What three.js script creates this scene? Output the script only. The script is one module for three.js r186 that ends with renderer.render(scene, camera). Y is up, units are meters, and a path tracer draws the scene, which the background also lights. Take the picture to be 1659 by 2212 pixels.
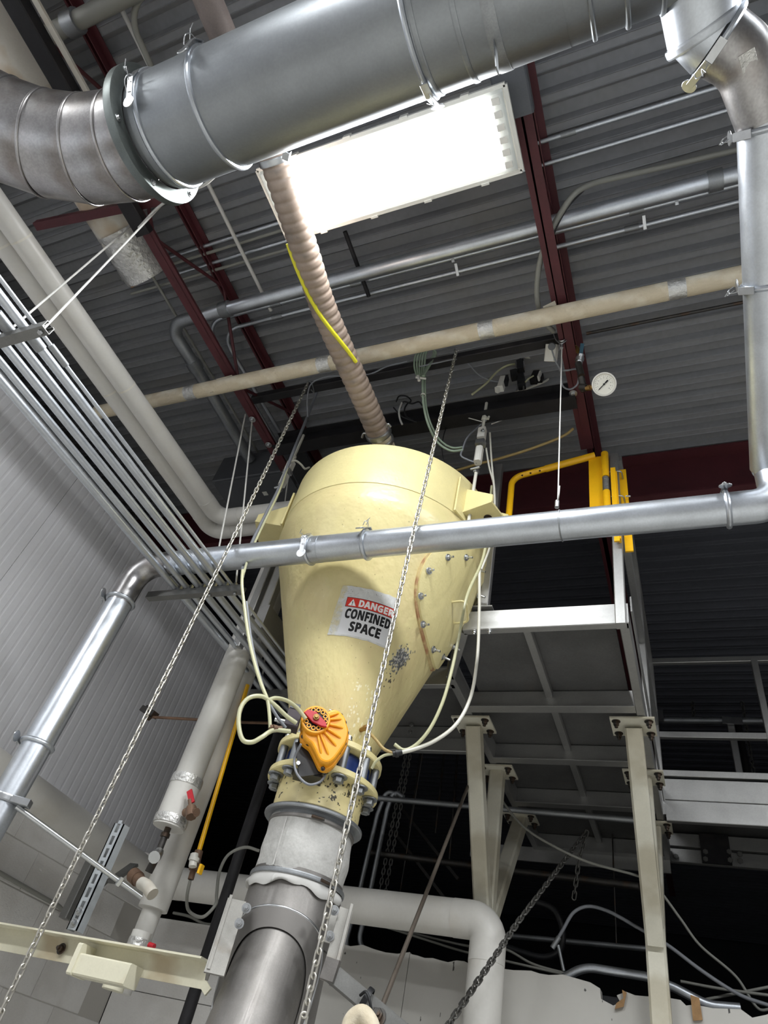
import * as THREE from 'three';
import { mergeGeometries, toCreasedNormals } from 'three/addons/utils/BufferGeometryUtils.js';
import { RectAreaLightUniformsLib } from 'three/addons/lights/RectAreaLightUniformsLib.js';
RectAreaLightUniformsLib.init();

// ---------- camera, light, exposure ----------
const scene = new THREE.Scene();
scene.background = new THREE.Color(0x050506);
const camera = new THREE.PerspectiveCamera(74.64, 1659 / 2212, 0.05, 60);
camera.rotation.order = 'YXZ';
camera.position.set(0, 1.6, 0);
camera.rotation.set(0.75057, 0.53503, 0.26857);
const renderer = new THREE.WebGLRenderer({ antialias: true });
renderer.toneMapping = THREE.LinearToneMapping;
renderer.toneMappingExposure = 1.0;
renderer.shadowMap.enabled = true;
const LAMP = 74, LAMP_ADDED = 92;                     // radiance of the seen lamp, then of the unseen lamps added for brightness
const LENS_GLOW = 4.2;                 // what the eye sees of a lens
const LAMP_COLOR = [0.97, 0.99, 1.0];

// ---------- helpers ----------
let seed = 7;
const rnd = () => { seed = (seed * 1664525 + 1013904223) >>> 0; return seed / 4294967296; };
const V = (a) => new THREE.Vector3(a[0], a[1], a[2]);
const used = {};
function numbered(n) { const k = used[n] = (used[n] || 0) + 1; return k === 1 ? n : n + '_' + String(k - 1).padStart(3, '0'); }
function flat(g) { const h = g.index ? g.toNonIndexed() : g; for (const k of Object.keys(h.attributes)) if (!['position', 'normal', 'uv'].includes(k)) h.deleteAttribute(k); return h; }
function joinG(gs) { gs = Array.isArray(gs) ? gs : [gs]; return gs.length === 1 ? gs[0] : mergeGeometries(gs.map(flat)); }
function thing(name, label, category, pos = [0, 0, 0], group) {
  const o = new THREE.Group(); o.name = numbered(name); o.position.set(...pos); scene.add(o);
  o.userData = { label, category }; if (group) o.userData.group = group; return o;
}
function structure(name, parent = scene) { const o = new THREE.Group(); o.name = name; o.userData.kind = 'structure'; parent.add(o); return o; }
// a part is built in world coordinates and moved into its thing's frame
function part(t, name, gs, m, label) {
  const g = joinG(gs); let p = t; const off = new THREE.Vector3();
  while (p && p !== scene) { off.add(p.position); p = p.parent; }
  g.translate(-off.x, -off.y, -off.z);
  const o = new THREE.Mesh(g, m); o.name = t === scene ? numbered(name) : name; o.castShadow = o.receiveShadow = true;
  if (label) o.userData.label = label; t.add(o); return o;
}
function single(name, gs, m, label, category, group) {
  const g = joinG(gs); g.computeBoundingBox(); const c = g.boundingBox.getCenter(new THREE.Vector3()); c.y = g.boundingBox.min.y;
  g.translate(-c.x, -c.y, -c.z);
  const o = new THREE.Mesh(g, m); o.position.copy(c); o.name = numbered(name); o.castShadow = o.receiveShadow = true;
  o.userData = { label, category }; if (group) o.userData.group = group; scene.add(o); return o;
}
// round sweep along points; r is a number or a function of the position along (0..1)
function sweep(pts, r, n = 14, caps = true, closed = false) {
  const P = pts.map(V), N = P.length, pos = [], nor = [], uv = [], idx = [];
  const T = P.map((p, i) => { const a = P[closed ? (i - 1 + N) % N : Math.max(0, i - 1)], b = P[closed ? (i + 1) % N : Math.min(N - 1, i + 1)]; return b.clone().sub(a).normalize(); });
  let u = new THREE.Vector3(0, 1, 0); if (Math.abs(T[0].y) > 0.9) u.set(1, 0, 0);
  u.sub(T[0].clone().multiplyScalar(u.dot(T[0]))).normalize();
  const len = [0]; for (let i = 1; i < N; i++) len.push(len[i - 1] + P[i].distanceTo(P[i - 1]));
  const M = closed ? N + 1 : N;
  for (let ii = 0; ii < M; ii++) {
    const i = ii % N; u.sub(T[i].clone().multiplyScalar(u.dot(T[i]))).normalize();
    const w = T[i].clone().cross(u); const R = typeof r === 'function' ? r(len[i] / len[N - 1], len[i]) : r;
    for (let k = 0; k <= n; k++) {
      const a = k / n * Math.PI * 2, d = u.clone().multiplyScalar(Math.cos(a)).addScaledVector(w, Math.sin(a));
      pos.push(P[i].x + d.x * R, P[i].y + d.y * R, P[i].z + d.z * R); nor.push(d.x, d.y, d.z); uv.push(k / n * Math.PI * 2 * R, len[i]);
    }
  }
  for (let i = 0; i < M - 1; i++) for (let k = 0; k < n; k++) { const a = i * (n + 1) + k, b = a + n + 1; idx.push(a, a + 1, b, a + 1, b + 1, b); }
  if (caps && !closed) for (const e of [0, N - 1]) {
    const c = pos.length / 3, s = e ? 1 : -1; pos.push(P[e].x, P[e].y, P[e].z); nor.push(T[e].x * s, T[e].y * s, T[e].z * s); uv.push(0, 0);
    for (let k = 0; k <= n; k++) { const j = (e * (n + 1) + k) * 3; pos.push(pos[j], pos[j + 1], pos[j + 2]); nor.push(T[e].x * s, T[e].y * s, T[e].z * s); uv.push(0.01, 0); }
    for (let k = 0; k < n; k++) e ? idx.push(c, c + 1 + k, c + 2 + k) : idx.push(c, c + 2 + k, c + 1 + k);
  }
  const g = new THREE.BufferGeometry();
  g.setAttribute('position', new THREE.Float32BufferAttribute(pos, 3)); g.setAttribute('normal', new THREE.Float32BufferAttribute(nor, 3)); g.setAttribute('uv', new THREE.Float32BufferAttribute(uv, 2)); g.setIndex(idx); return g;
}
// polyline with rounded corners
function bend(pts, R, seg = 9) {
  const P = pts.map(V), out = [pts[0]];
  for (let i = 1; i < P.length - 1; i++) {
    const a = P[i - 1].clone().sub(P[i]), b = P[i + 1].clone().sub(P[i]), la = a.length(), lb = b.length(); a.normalize(); b.normalize();
    const ang = a.angleTo(b), cut = Math.min(R / Math.tan(ang / 2), la * 0.49, lb * 0.49), r = cut * Math.tan(ang / 2);
    const mid = a.clone().add(b).normalize(), c = P[i].clone().addScaledVector(mid, r / Math.sin(ang / 2));
    const s = P[i].clone().addScaledVector(a, cut).sub(c), e = P[i].clone().addScaledVector(b, cut).sub(c), om = s.angleTo(e);
    for (let k = 0; k <= seg; k++) { const t = k / seg; const q = s.clone().multiplyScalar(Math.sin((1 - t) * om) / Math.sin(om)).addScaledVector(e, Math.sin(t * om) / Math.sin(om)).add(c); out.push([q.x, q.y, q.z]); }
  }
  out.push(pts[pts.length - 1]); return out;
}
function curve(pts, n = 40, tension = 0.5) { return new THREE.CatmullRomCurve3(pts.map(V), false, 'centripetal', tension).getPoints(n).map((p) => [p.x, p.y, p.z]); }
const lerp = (a, b, t) => a.map((x, i) => x + (b[i] - x) * t);
const pipe = (a, b, r, n = 12) => sweep([a, b], r, n);
// extrude a closed profile [[side, up], ...] from a to b
function ext(prof, a, b, up = [0, 1, 0]) {
  const A = V(a), B = V(b), d = B.clone().sub(A), L = d.length(); d.normalize();
  let u = V(up); if (Math.abs(u.dot(d)) > 0.98) u = new THREE.Vector3(0, 0, 1);
  const s = u.clone().cross(d).normalize(); u = d.clone().cross(s).normalize();
  let area = 0; for (let i = 0; i < prof.length; i++) { const p = prof[i], q = prof[(i + 1) % prof.length]; area += p[0] * q[1] - q[0] * p[1]; }
  if (area < 0) prof = prof.slice().reverse();
  const pos = [], nor = [], uv = []; const W = (p, o) => o.clone().addScaledVector(s, p[0]).addScaledVector(u, p[1]);
  let per = 0; const tri = (x, y, z, n, ux, uy, uz) => { for (const [q, w] of [[x, ux], [y, uy], [z, uz]]) { pos.push(q.x, q.y, q.z); nor.push(n.x, n.y, n.z); uv.push(...w); } };
  for (let i = 0; i < prof.length; i++) {
    const p = prof[i], q = prof[(i + 1) % prof.length], w = Math.hypot(q[0] - p[0], q[1] - p[1]);
    const n = s.clone().multiplyScalar(q[1] - p[1]).addScaledVector(u, p[0] - q[0]).normalize();
    const a0 = W(p, A), a1 = W(q, A), b0 = W(p, B), b1 = W(q, B);
    tri(a0, a1, b1, n, [per, 0], [per + w, 0], [per + w, L]); tri(a0, b1, b0, n, [per, 0], [per + w, L], [per, L]); per += w;
  }
  const pts = prof.map((p) => new THREE.Vector2(p[0], p[1]));
  for (const f of THREE.ShapeUtils.triangulateShape(pts, [])) {
    const [x, y, z] = f.map((k) => prof[k]);
    tri(W(x, B), W(y, B), W(z, B), d, x, y, z); tri(W(z, A), W(y, A), W(x, A), d.clone().negate(), z, y, x);
  }
  const g = new THREE.BufferGeometry();
  g.setAttribute('position', new THREE.Float32BufferAttribute(pos, 3)); g.setAttribute('normal', new THREE.Float32BufferAttribute(nor, 3)); g.setAttribute('uv', new THREE.Float32BufferAttribute(uv, 2)); return g;
}
const rect = (w, h, c = 0.004, x = 0, y = 0) => { const a = w / 2, b = h / 2; return [[x - a + c, y - b], [x + a - c, y - b], [x + a, y - b + c], [x + a, y + b - c], [x + a - c, y + b], [x - a + c, y + b], [x - a, y + b - c], [x - a, y - b + c]]; };
const bar = (a, b, w, h, up, c) => ext(rect(w, h, c ?? Math.min(w, h) * 0.08), a, b, up);
const angleP = (w, h, t, sx = 1, sy = 1) => [[0, 0], [w * sx, 0], [w * sx, t * sy], [t * sx, t * sy], [t * sx, h * sy], [0, h * sy]];
const chanP = (w, h, t, lip = 0) => { const p = [[-w / 2, -h / 2], [w / 2, -h / 2], [w / 2, h / 2]]; if (lip) p.push([w / 2 - lip, h / 2], [w / 2 - lip, h / 2 - t], [w / 2 - t, h / 2 - t]); else p.push([w / 2 - t, h / 2]); p.push([w / 2 - t, -h / 2 + t], [-w / 2 + t, -h / 2 + t]); if (lip) p.push([-w / 2 + t, h / 2 - t], [-w / 2 + lip, h / 2 - t], [-w / 2 + lip, h / 2]); else p.push([-w / 2 + t, h / 2]); p.push([-w / 2, h / 2]); return p; };
const iP = (w, h, tf, tw) => [[-w / 2, -h / 2], [w / 2, -h / 2], [w / 2, -h / 2 + tf], [tw / 2, -h / 2 + tf], [tw / 2, h / 2 - tf], [w / 2, h / 2 - tf], [w / 2, h / 2], [-w / 2, h / 2], [-w / 2, h / 2 - tf], [-tw / 2, h / 2 - tf], [-tw / 2, -h / 2 + tf], [-w / 2, -h / 2 + tf]];
function orient(g, axis, pos) { g.applyQuaternion(new THREE.Quaternion().setFromUnitVectors(new THREE.Vector3(0, 1, 0), V(axis).normalize())); g.translate(...pos); return g; }
// turned profile [[radius, height], ...] about an axis through pos
function lathe(prof, pos, axis = [0, 1, 0], n = 48, crease = 0.5) {
  let g = new THREE.LatheGeometry(prof.map((p) => new THREE.Vector2(p[0], p[1])), n);
  const uv = g.attributes.uv, ps = g.attributes.position; for (let i = 0; i < uv.count; i++) { const R = Math.hypot(ps.getX(i), ps.getZ(i)); uv.setXY(i, uv.getX(i) * 6.283 * Math.max(R, 0.02), ps.getY(i) + R * 0.5); }
  g = toCreasedNormals(g, crease); return orient(g, axis, pos);
}
const ring = (pos, axis, R, w, t, n = 48) => lathe([[R, -w / 2], [R + t * 0.7, -w / 2], [R + t, -w / 4], [R + t, w / 4], [R + t * 0.7, w / 2], [R, w / 2]], pos, axis, n);
const disc = (pos, axis, R, h, c = 0.001, n = 24) => lathe([[0, -h / 2], [R - c, -h / 2], [R, -h / 2 + c], [R, h / 2 - c], [R - c, h / 2], [0, h / 2]], pos, axis, n);
const hex = (pos, axis, R, h) => disc(pos, axis, R, h, R * 0.12, 6);
function nutOn(pos, axis, R, stud = 2.2) { const a = V(axis).normalize(); const at = (k) => [pos[0] + a.x * k, pos[1] + a.y * k, pos[2] + a.z * k]; return [disc(at(R * 0.12), axis, R * 1.55, R * 0.24, R * 0.05, 14), hex(at(R * 0.75), axis, R, R * 1.0), disc(at(R * stud * 0.5 + R), axis, R * 0.5, R * stud, R * 0.05, 10)]; }

// ---------- textures ----------
function vnoise(per, sd) {
  const t = new Float32Array(per * per); let s = sd * 7919 + 13; for (let i = 0; i < t.length; i++) { s = (s * 1664525 + 1013904223) >>> 0; t[i] = s / 4294967296; }
  return (x, y) => { x *= per; y *= per; const xi = Math.floor(x), yi = Math.floor(y); let fx = x - xi, fy = y - yi; fx = fx * fx * (3 - 2 * fx); fy = fy * fy * (3 - 2 * fy); const m = (a) => ((a % per) + per) % per; const q = (a, b) => t[m(b) * per + m(a)]; return (q(xi, yi) * (1 - fx) + q(xi + 1, yi) * fx) * (1 - fy) + (q(xi, yi + 1) * (1 - fx) + q(xi + 1, yi + 1) * fx) * fy; };
}
function fbm(sd, base = 4, oct = 4) { const ns = []; for (let i = 0; i < oct; i++) ns.push(vnoise(base << i, sd + i)); return (x, y) => { let a = 0, w = 0.5, s = 0; for (const n of ns) { a += n(x, y) * w; s += w; w *= 0.55; } return a / s; }; }
function tex(size, fn, period, srgb = true) {
  const d = new Uint8Array(size * size * 4); for (let j = 0; j < size; j++) for (let i = 0; i < size; i++) { const c = fn(i / size, j / size), k = (j * size + i) * 4; d[k] = Math.max(0, Math.min(255, c[0])); d[k + 1] = Math.max(0, Math.min(255, c[1])); d[k + 2] = Math.max(0, Math.min(255, c[2])); d[k + 3] = 255; }
  const t = new THREE.DataTexture(d, size, size, THREE.RGBAFormat); t.wrapS = t.wrapT = THREE.RepeatWrapping; t.magFilter = THREE.LinearFilter; t.minFilter = THREE.LinearMipmapLinearFilter; t.generateMipmaps = true; if (srgb) t.colorSpace = THREE.SRGBColorSpace; t.repeat.set(1 / period, 1 / period); t.needsUpdate = true; return t;
}
// mottled paint: base colour in sRGB bytes, soft variation, darker or warmer stains
function mottle(base, amt, sd, period, stain, stainAmt = 0, size = 256, base0 = 4) { const a = fbm(sd, base0, 5), b = fbm(sd + 40, 3, 4), c = vnoise(128, sd + 80); return tex(size, (x, y) => { const n = (a(x, y) - 0.5) * 2 * amt + (c(x, y) - 0.5) * amt * 0.5; const s = stain ? Math.max(0, Math.min(1, (b(x, y) - 0.55) * 5)) * stainAmt : 0; return base.map((v, i) => (v * (1 + n)) * (1 - s) + (stain ? stain[i] : 0) * s); }, period); }
const grey = (lo, hi, sd, period, base0 = 6) => { const a = fbm(sd, base0, 4); return tex(256, (x, y) => { const v = (lo + (hi - lo) * a(x, y)) * 255; return [v, v, v]; }, period, false); };
const streak = (lo, hi, sd, period) => { const a = vnoise(128, sd), b = fbm(sd + 3, 4, 3); return tex(256, (x, y) => { const v = (lo + (hi - lo) * (0.6 * a(x, y * 0.03) + 0.4 * b(x, y))) * 255; return [v, v, v]; }, period, false); };
const std = (o) => new THREE.MeshStandardMaterial(o);

const M = {};
M.galv = std({ map: mottle([198, 203, 210], 0.09, 3, 0.6), metalness: 0.9, roughness: 0.42, roughnessMap: grey(0.75, 1.0, 5, 0.5, 8) });
M.galvBig = std({ map: mottle([150, 154, 158], 0.07, 4, 0.8), metalness: 0.92, roughness: 0.5, roughnessMap: streak(0.8, 1.0, 6, 0.6) });
M.flange = std({ map: mottle([112, 118, 116], 0.12, 8, 0.4), metalness: 0.8, roughness: 0.45 });
M.ductPipe = std({ map: mottle([116, 106, 102], 0.15, 10, 0.5), roughness: 0.5, metalness: 0.2 });
M.galvDark = std({ map: mottle([150, 153, 156], 0.14, 9, 0.5), metalness: 0.85, roughness: 0.5 });
M.elbow = std({ map: mottle([166, 164, 164], 0.2, 13, 0.7, [110, 96, 84], 0.35), metalness: 0.95, roughness: 0.42, roughnessMap: grey(0.6, 1, 15, 0.4, 6) });
M.steel = std({ map: mottle([134, 131, 128], 0.10, 17, 0.5, [104, 100, 96], 0.4), metalness: 0.8, roughness: 0.6, roughnessMap: streak(0.7, 1, 19, 0.4) });
M.roofShaded = std({ map: mottle([74, 76, 84], 0.10, 34, 2.2), roughness: 0.75, metalness: 0.2 });  // same deck, coloured darker to put in the shade beyond the girder
M.alum = std({ map: mottle([164, 164, 163], 0.08, 21, 0.8, [140, 137, 132], 0.5), metalness: 0.75, roughness: 0.48, roughnessMap: streak(0.8, 1, 22, 0.5) });
M.deckPlate = std({ map: mottle([96, 96, 96], 0.16, 23, 0.9, [112, 104, 98], 0.45), metalness: 0.5, roughness: 0.6 });
M.zinc = std({ map: mottle([188, 190, 192], 0.06, 25, 0.2), metalness: 0.95, roughness: 0.3 });
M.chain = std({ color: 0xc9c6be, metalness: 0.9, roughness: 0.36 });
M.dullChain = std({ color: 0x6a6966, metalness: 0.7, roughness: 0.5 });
M.bracket = std({ map: mottle([150, 148, 143], 0.10, 30, 0.3, [126, 116, 104], 0.4), metalness: 0.25, roughness: 0.7 });
M.strutPale = std({ map: mottle([168, 173, 177], 0.08, 36, 0.3), metalness: 0.35, roughness: 0.55 });
M.rod = std({ map: mottle([96, 88, 80], 0.15, 28, 0.3), metalness: 0.4, roughness: 0.55 });
M.darkMetal = std({ map: mottle([74, 72, 70], 0.2, 27, 0.3, [92, 70, 54], 0.6), metalness: 0.7, roughness: 0.5 });
M.black = std({ map: mottle([34, 33, 36], 0.35, 29, 0.5, [70, 64, 60], 0.5), metalness: 0.3, roughness: 0.6 });
M.rubber = std({ color: 0x17181b, roughness: 0.5 });
M.red = std({ map: mottle([82, 36, 42], 0.12, 31, 0.6, [64, 30, 34], 0.6), roughness: 0.55, metalness: 0.1 });
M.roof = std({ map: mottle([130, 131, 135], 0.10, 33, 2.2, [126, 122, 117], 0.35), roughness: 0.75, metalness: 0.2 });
M.white = std({ map: mottle([202, 200, 195], 0.03, 35, 1.2, [186, 178, 164], 0.4), roughness: 0.42 });
M.whiteOld = std({ map: mottle([206, 202, 192], 0.05, 37, 0.7, [168, 142, 110], 0.6), roughness: 0.6 });
M.tape = std({ map: mottle([206, 205, 202], 0.12, 39, 0.15), metalness: 0.6, roughness: 0.4, bumpMap: grey(0, 1, 41, 0.12, 8), bumpScale: 0.006 });
M.creamPipe = std({ map: mottle([224, 217, 200], 0.05, 43, 0.5, [182, 164, 132], 0.5), roughness: 0.8, bumpMap: grey(0, 1, 44, 0.1, 8), bumpScale: 0.002 });
M.creamSteel = std({ map: mottle([216, 212, 190], 0.04, 45, 0.6, [150, 128, 96], 0.5), roughness: 0.45 });
M.postPaint = std({ map: mottle([206, 203, 188], 0.05, 47, 0.7, [150, 140, 116], 0.45), roughness: 0.5 });
M.siding = std({ map: mottle([218, 218, 222], 0.03, 49, 2.0), roughness: 0.5 });
M.block = std({ map: mottle([212, 210, 207], 0.03, 51, 1.0, [186, 182, 176], 0.3), roughness: 0.65, bumpMap: grey(0, 1, 52, 0.12, 16), bumpScale: 0.002 });
M.joint = std({ color: 0xb2afa9, roughness: 0.8 });
M.wallPaint = std({ map: (() => { const a = fbm(53, 4, 4), b = vnoise(64, 54), c = vnoise(32, 55); return tex(512, (x, y) => { const n = 1 + (a(x, y) - 0.5) * 0.08; const sp = b(x, y * 0.6) > 0.965 && c(x, y) > 0.45 ? 0.35 : 1; return [184 * n * sp, 182 * n * sp, 177 * n * sp]; }, 1.6); })(), roughness: 0.6 });
M.board = std({ map: mottle([150, 118, 82], 0.2, 57, 0.2), roughness: 0.9 });
M.floor = std({ map: mottle([196, 194, 188], 0.08, 59, 2.5), roughness: 0.5 });
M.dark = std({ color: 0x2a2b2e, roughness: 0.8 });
M.fabric = std({ map: mottle([188, 187, 184], 0.10, 61, 0.5, [150, 148, 144], 0.55), roughness: 0.9, bumpMap: grey(0, 1, 62, 0.3, 4), bumpScale: 0.012 });
M.cream = std({ map: mottle([221, 209, 154], 0.04, 63, 0.5), roughness: 0.38, bumpMap: grey(0, 1, 64, 0.12, 8), bumpScale: 0.0015 });
M.spool = std({ map: (() => { const a = fbm(65, 4, 4), b = fbm(66, 40, 3); return tex(512, (x, y) => { const n = 1 + (a(x, y) - 0.5) * 0.08; const s = b(x, y) > 0.7 ? 0.3 : 1; return [224 * n * s, 210 * n * s, 156 * n * s]; }, 0.6); })(), roughness: 0.4 });
M.orange = std({ map: mottle([240, 164, 34], 0.05, 67, 0.2), roughness: 0.38 });
M.redPlastic = std({ color: 0xb81f2c, roughness: 0.4 });
M.yellow = std({ map: mottle([244, 186, 20], 0.04, 69, 0.5), roughness: 0.35 });
M.blue = std({ color: 0x1d3470, roughness: 0.35, metalness: 0.2 });
M.blackPaint = std({ color: 0x1b1b1e, roughness: 0.4 });
M.whitePlastic = std({ color: 0xd8d6cf, roughness: 0.4 });
M.tubeClear = new THREE.MeshPhysicalMaterial({ color: 0xd9d8b4, roughness: 0.25, transmission: 0.35, thickness: 0 });
M.tubeGreen = new THREE.MeshPhysicalMaterial({ color: 0xa9bba6, roughness: 0.25, transmission: 0.3, thickness: 0 });
M.tubeWhite = std({ color: 0xcfcdc2, roughness: 0.35 });
M.cable = std({ color: 0x7d8086, roughness: 0.5 });
M.cableWhite = std({ color: 0xc9c8c4, roughness: 0.5 });
M.cableTan = std({ color: 0xa08a58, roughness: 0.5 });
M.flexGrey = std({ color: 0x85857f, roughness: 0.5 });
M.brown = std({ map: mottle([122, 96, 78], 0.2, 71, 0.3), roughness: 0.6, metalness: 0.4 });
M.brass = std({ color: 0x9a7a4a, metalness: 0.8, roughness: 0.4 });
M.hose = std({ map: mottle([142, 126, 114], 0.12, 73, 0.4, [98, 90, 85], 0.7), roughness: 0.42 });
M.hoseYellow = std({ color: 0xd6d02c, roughness: 0.4 });
M.lens = std({ color: 0xffffff, emissive: 0xffffff, emissiveIntensity: LENS_GLOW, roughness: 0.4 });
M.clear = new THREE.MeshPhysicalMaterial({ color: 0xf2f4f4, roughness: 0.15, transmission: 0.75, thickness: 0 });
M.boxGrey = std({ map: mottle([88, 90, 94], 0.08, 75, 0.6), roughness: 0.55, metalness: 0.3 });
M.strut = std({ map: mottle([124, 124, 122], 0.12, 77, 0.4), metalness: 0.7, roughness: 0.5 });
M.copper = std({ color: 0xd88a62, metalness: 0.6, roughness: 0.45 });

// ---------- the setting ----------
const YD = 5.8, YJ = 5.3, WX = -4.1, ZB = -4.95;
{ // corrugated roof deck: sheets side by side, ribs along x
  const ceiling = structure('ceiling');
  const top = [], bot = []; const P = 0.152, pf = [];
  for (let i = 0; i < 6; i++) { const z = i * P; pf.push([z, 0.05], [z + 0.066, 0.05], [z + 0.082, 0.002], [z + 0.086, -0.003], [z + 0.09, 0.002], [z + 0.124, 0.002], [z + 0.128, -0.003], [z + 0.132, 0.002], [z + P, 0.05]); }
  const poly = pf.concat(pf.slice().reverse().map(([a, b]) => [a, b + 0.006]));
  const g = ext(poly.map(([a, b]) => [a, b]), [-11, YD, 0], [9, YD, 0]);
  const seam = ext([[-0.004, -0.004], [0.012, -0.004], [0.012, 0.002], [-0.004, 0.002]], [-11, YD + 0.040, 0], [9, YD + 0.040, 0]);
  const sheetG = joinG([g, seam]);
  for (let k = 0; k < 25; k++) { const o = new THREE.Mesh(sheetG, k > 11 ? M.roofShaded : M.roof); o.name = 'deck_sheet'; o.position.z = 7 - k * 0.912; o.castShadow = o.receiveShadow = true; ceiling.add(o); }  // sheets past the girder take the darkened, shade-coloured copy
  part(ceiling, 'roof_insulation', bar([-11, YD + 0.15, -4.5], [9, YD + 0.15, -4.5], 23.4, 0.18, [0, 1, 0], 0.01), M.dark);
}
{ const o = structure('floor'); part(o, 'slab', bar([-11, -0.1, -4.5], [9, -0.1, -4.5], 23.4, 0.2, [0, 1, 0], 0.01), M.floor); }
{ // left wall: ribbed panels above painted blocks
  const w = structure('wall_left');
  const PW = 1.24, prof = [[-0.1, 0], [-0.1, PW - 0.004]]; const n = 17;
  for (let i = n; i >= 0; i--) { const z = i * (PW - 0.004) / n; if (i === n) prof.push([0, z]); else if (i === 0) prof.push([0, 0]); else prof.push([0, z + 0.012], [-0.0015, z + 0.005], [-0.0015, z - 0.005], [0, z - 0.012]); }
  const g = ext(prof, [0, 2.92, 0], [0, 5.02, 0], [-1, 0, 0]);
  // profile runs in x (depth) and z (width)
  const gp = new THREE.BufferGeometry().copy(ext(prof.map(([x, z]) => [z, x]), [0, 2.92, 0], [0, 5.02, 0], [1, 0, 0]));
  gp.computeBoundingBox();
  for (let k = 0; k < 10; k++) { const o = new THREE.Mesh(gp, M.siding); o.name = 'wall_panel'; o.position.set(WX - gp.boundingBox.max.x, 0, -4.77 + k * PW - gp.boundingBox.min.z); o.castShadow = o.receiveShadow = true; w.add(o); }
  const last = bar([WX - 0.05, 2.92, -4.9], [WX - 0.05, 5.02, -4.9], 0.27, 0.1, [1, 0, 0], 0.002);
  part(w, 'wall_panel', last, M.siding);
  part(w, 'cap_flashing', ext([[0.012, -0.06], [0.012, 0.012], [-0.12, 0.012], [-0.12, 0], [0, 0], [0, -0.06]], [WX, 5.02, -5.03], [WX, 5.02, 7], [0, 1, 0]), M.galvDark);
  part(w, 'bottom_flashing', ext([[0.02, 0], [0.02, 0.09], [0.0, 0.1], [-0.1, 0.1], [-0.1, 0]], [WX, 2.87, -5.03], [WX, 2.87, 7], [0, 1, 0]), M.siding);
  // block courses: separate blocks where the photograph shows them, one piece elsewhere
  const bl = 0.5, bh = 0.24; const bg = bar([0, 0, -bl / 2 + 0.0025], [0, 0, bl / 2 - 0.0025], 0.2, bh - 0.005, [0, 1, 0], 0.004);
  for (let c = 0; c < 6; c++) for (let k = 0; k < 7; k++) {
    const y = 2.87 - bh / 2 - c * bh, z = -4.7 + k * bl + (c % 2 ? 0.25 : 0); if (z + bl / 2 > -1.4) continue;
    const o = new THREE.Mesh(bg, M.block); o.name = 'block'; o.position.set(WX - 0.1 - rnd() * 0.002, y, z); o.castShadow = o.receiveShadow = true; w.add(o);
  }
  part(w, 'mortar', bar([WX - 0.108, 2.15, -4.95], [WX - 0.108, 2.15, -1.5], 0.206, 1.44, [0, 1, 0], 0.002), M.joint);
  part(w, 'block_course', [bar([WX - 0.1, 0.715, -4.95], [WX - 0.1, 0.715, 7], 0.2, 1.43), bar([WX - 0.1, 2.15, -1.5], [WX - 0.1, 2.15, 7], 0.2, 1.44)], M.block);
}
{ // wall behind with its broken upper edge
  const w = structure('wall_back'); const TY = 1.6 + 0.204 * 4.95;
  const sheet = (x0, x1, edge, name = 'wall_board') => { const p = [[x0 + 0.002, 0], [x1 - 0.002, 0]]; edge.slice().reverse().forEach((e) => p.push(e)); part(w, name, ext(p.map(([x, y]) => [x, y]), [0, 0, ZB - 0.1], [0, 0, ZB], [0, 1, 0]), M.wallPaint); };
  const rag = (x0, x1, n, amp) => { const e = []; for (let i = 0; i <= n; i++) { const x = x0 + (x1 - x0) * i / n; e.push([Math.min(Math.max(x, x0 + 0.002), x1 - 0.002), TY + (rnd() - 0.5) * amp]); } return e; };
  // painted blocks at the left end
  for (let c = 0; c < 7; c++) { const y = TY - 0.12 - c * 0.24; part(w, 'block', bar([WX + 0.003, y, ZB - 0.05], [-3.05, y, ZB - 0.05], 0.1, 0.236, [0, 1, 0], 0.003), M.block); }
  part(w, 'block_course', bar([WX, 0.45, ZB - 0.05], [-3.05, 0.45, ZB - 0.05], 0.1, 0.9), M.block);
  sheet(-3.05, -1.83, rag(-3.05, -1.83, 14, 0.03)); 
  // torn notch beside the right platform leg
  const N = [];
  const e2 = [[-0.831, 2.623, -4.95], [-0.667, 2.603, -4.95], [-0.611, 2.58, -4.95], [-0.607, 2.528, -4.95], [-0.538, 2.505, -4.95], [-0.498, 2.527, -4.95], [-0.517, 2.558, -4.95], [-0.464, 2.583, -4.95], [-0.414, 2.572, -4.95], [-0.355, 2.575, -4.95], [-0.267, 2.585, -4.95], [-0.168, 2.583, -4.95], [-0.141, 2.56, -4.95], [-0.097, 2.571, -4.95], [-0.002, 2.567, -4.95], [0.14, 2.582, -4.95], [0.192, 2.551, -4.95], [0.263, 2.574, -4.95]].map((p) => [p[0], p[1]]);
  const e1 = rag(-1.83, e2[0][0] - 0.03, 18, 0.025);
  sheet(-1.83, 0.3, e1.concat(e2, [[0.298, TY - 0.02]])); sheet(0.3, 9, rag(0.3, 9, 24, 0.05));
  part(w, 'torn_paper', [ext([[0, 0], [0.05, 0.02], [0.07, 0.09], [0.045, 0.1], [0.05, 0.06], [0.01, 0.03]], [-0.53, 2.488, -4.95], [-0.528, 2.484, -4.925]), ext([[0, 0], [0.05, 0.01], [0.045, 0.11], [0, 0.12]], [-0.112, 2.493, -4.95], [-0.112, 2.49, -4.93])], M.board, 'brown paper face torn from the wall edge');
  part(w, 'top_plate', bar([-3, TY - 0.08, ZB - 0.16], [9, TY - 0.08, ZB - 0.16], 0.1, 0.08), M.dark);
}
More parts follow.
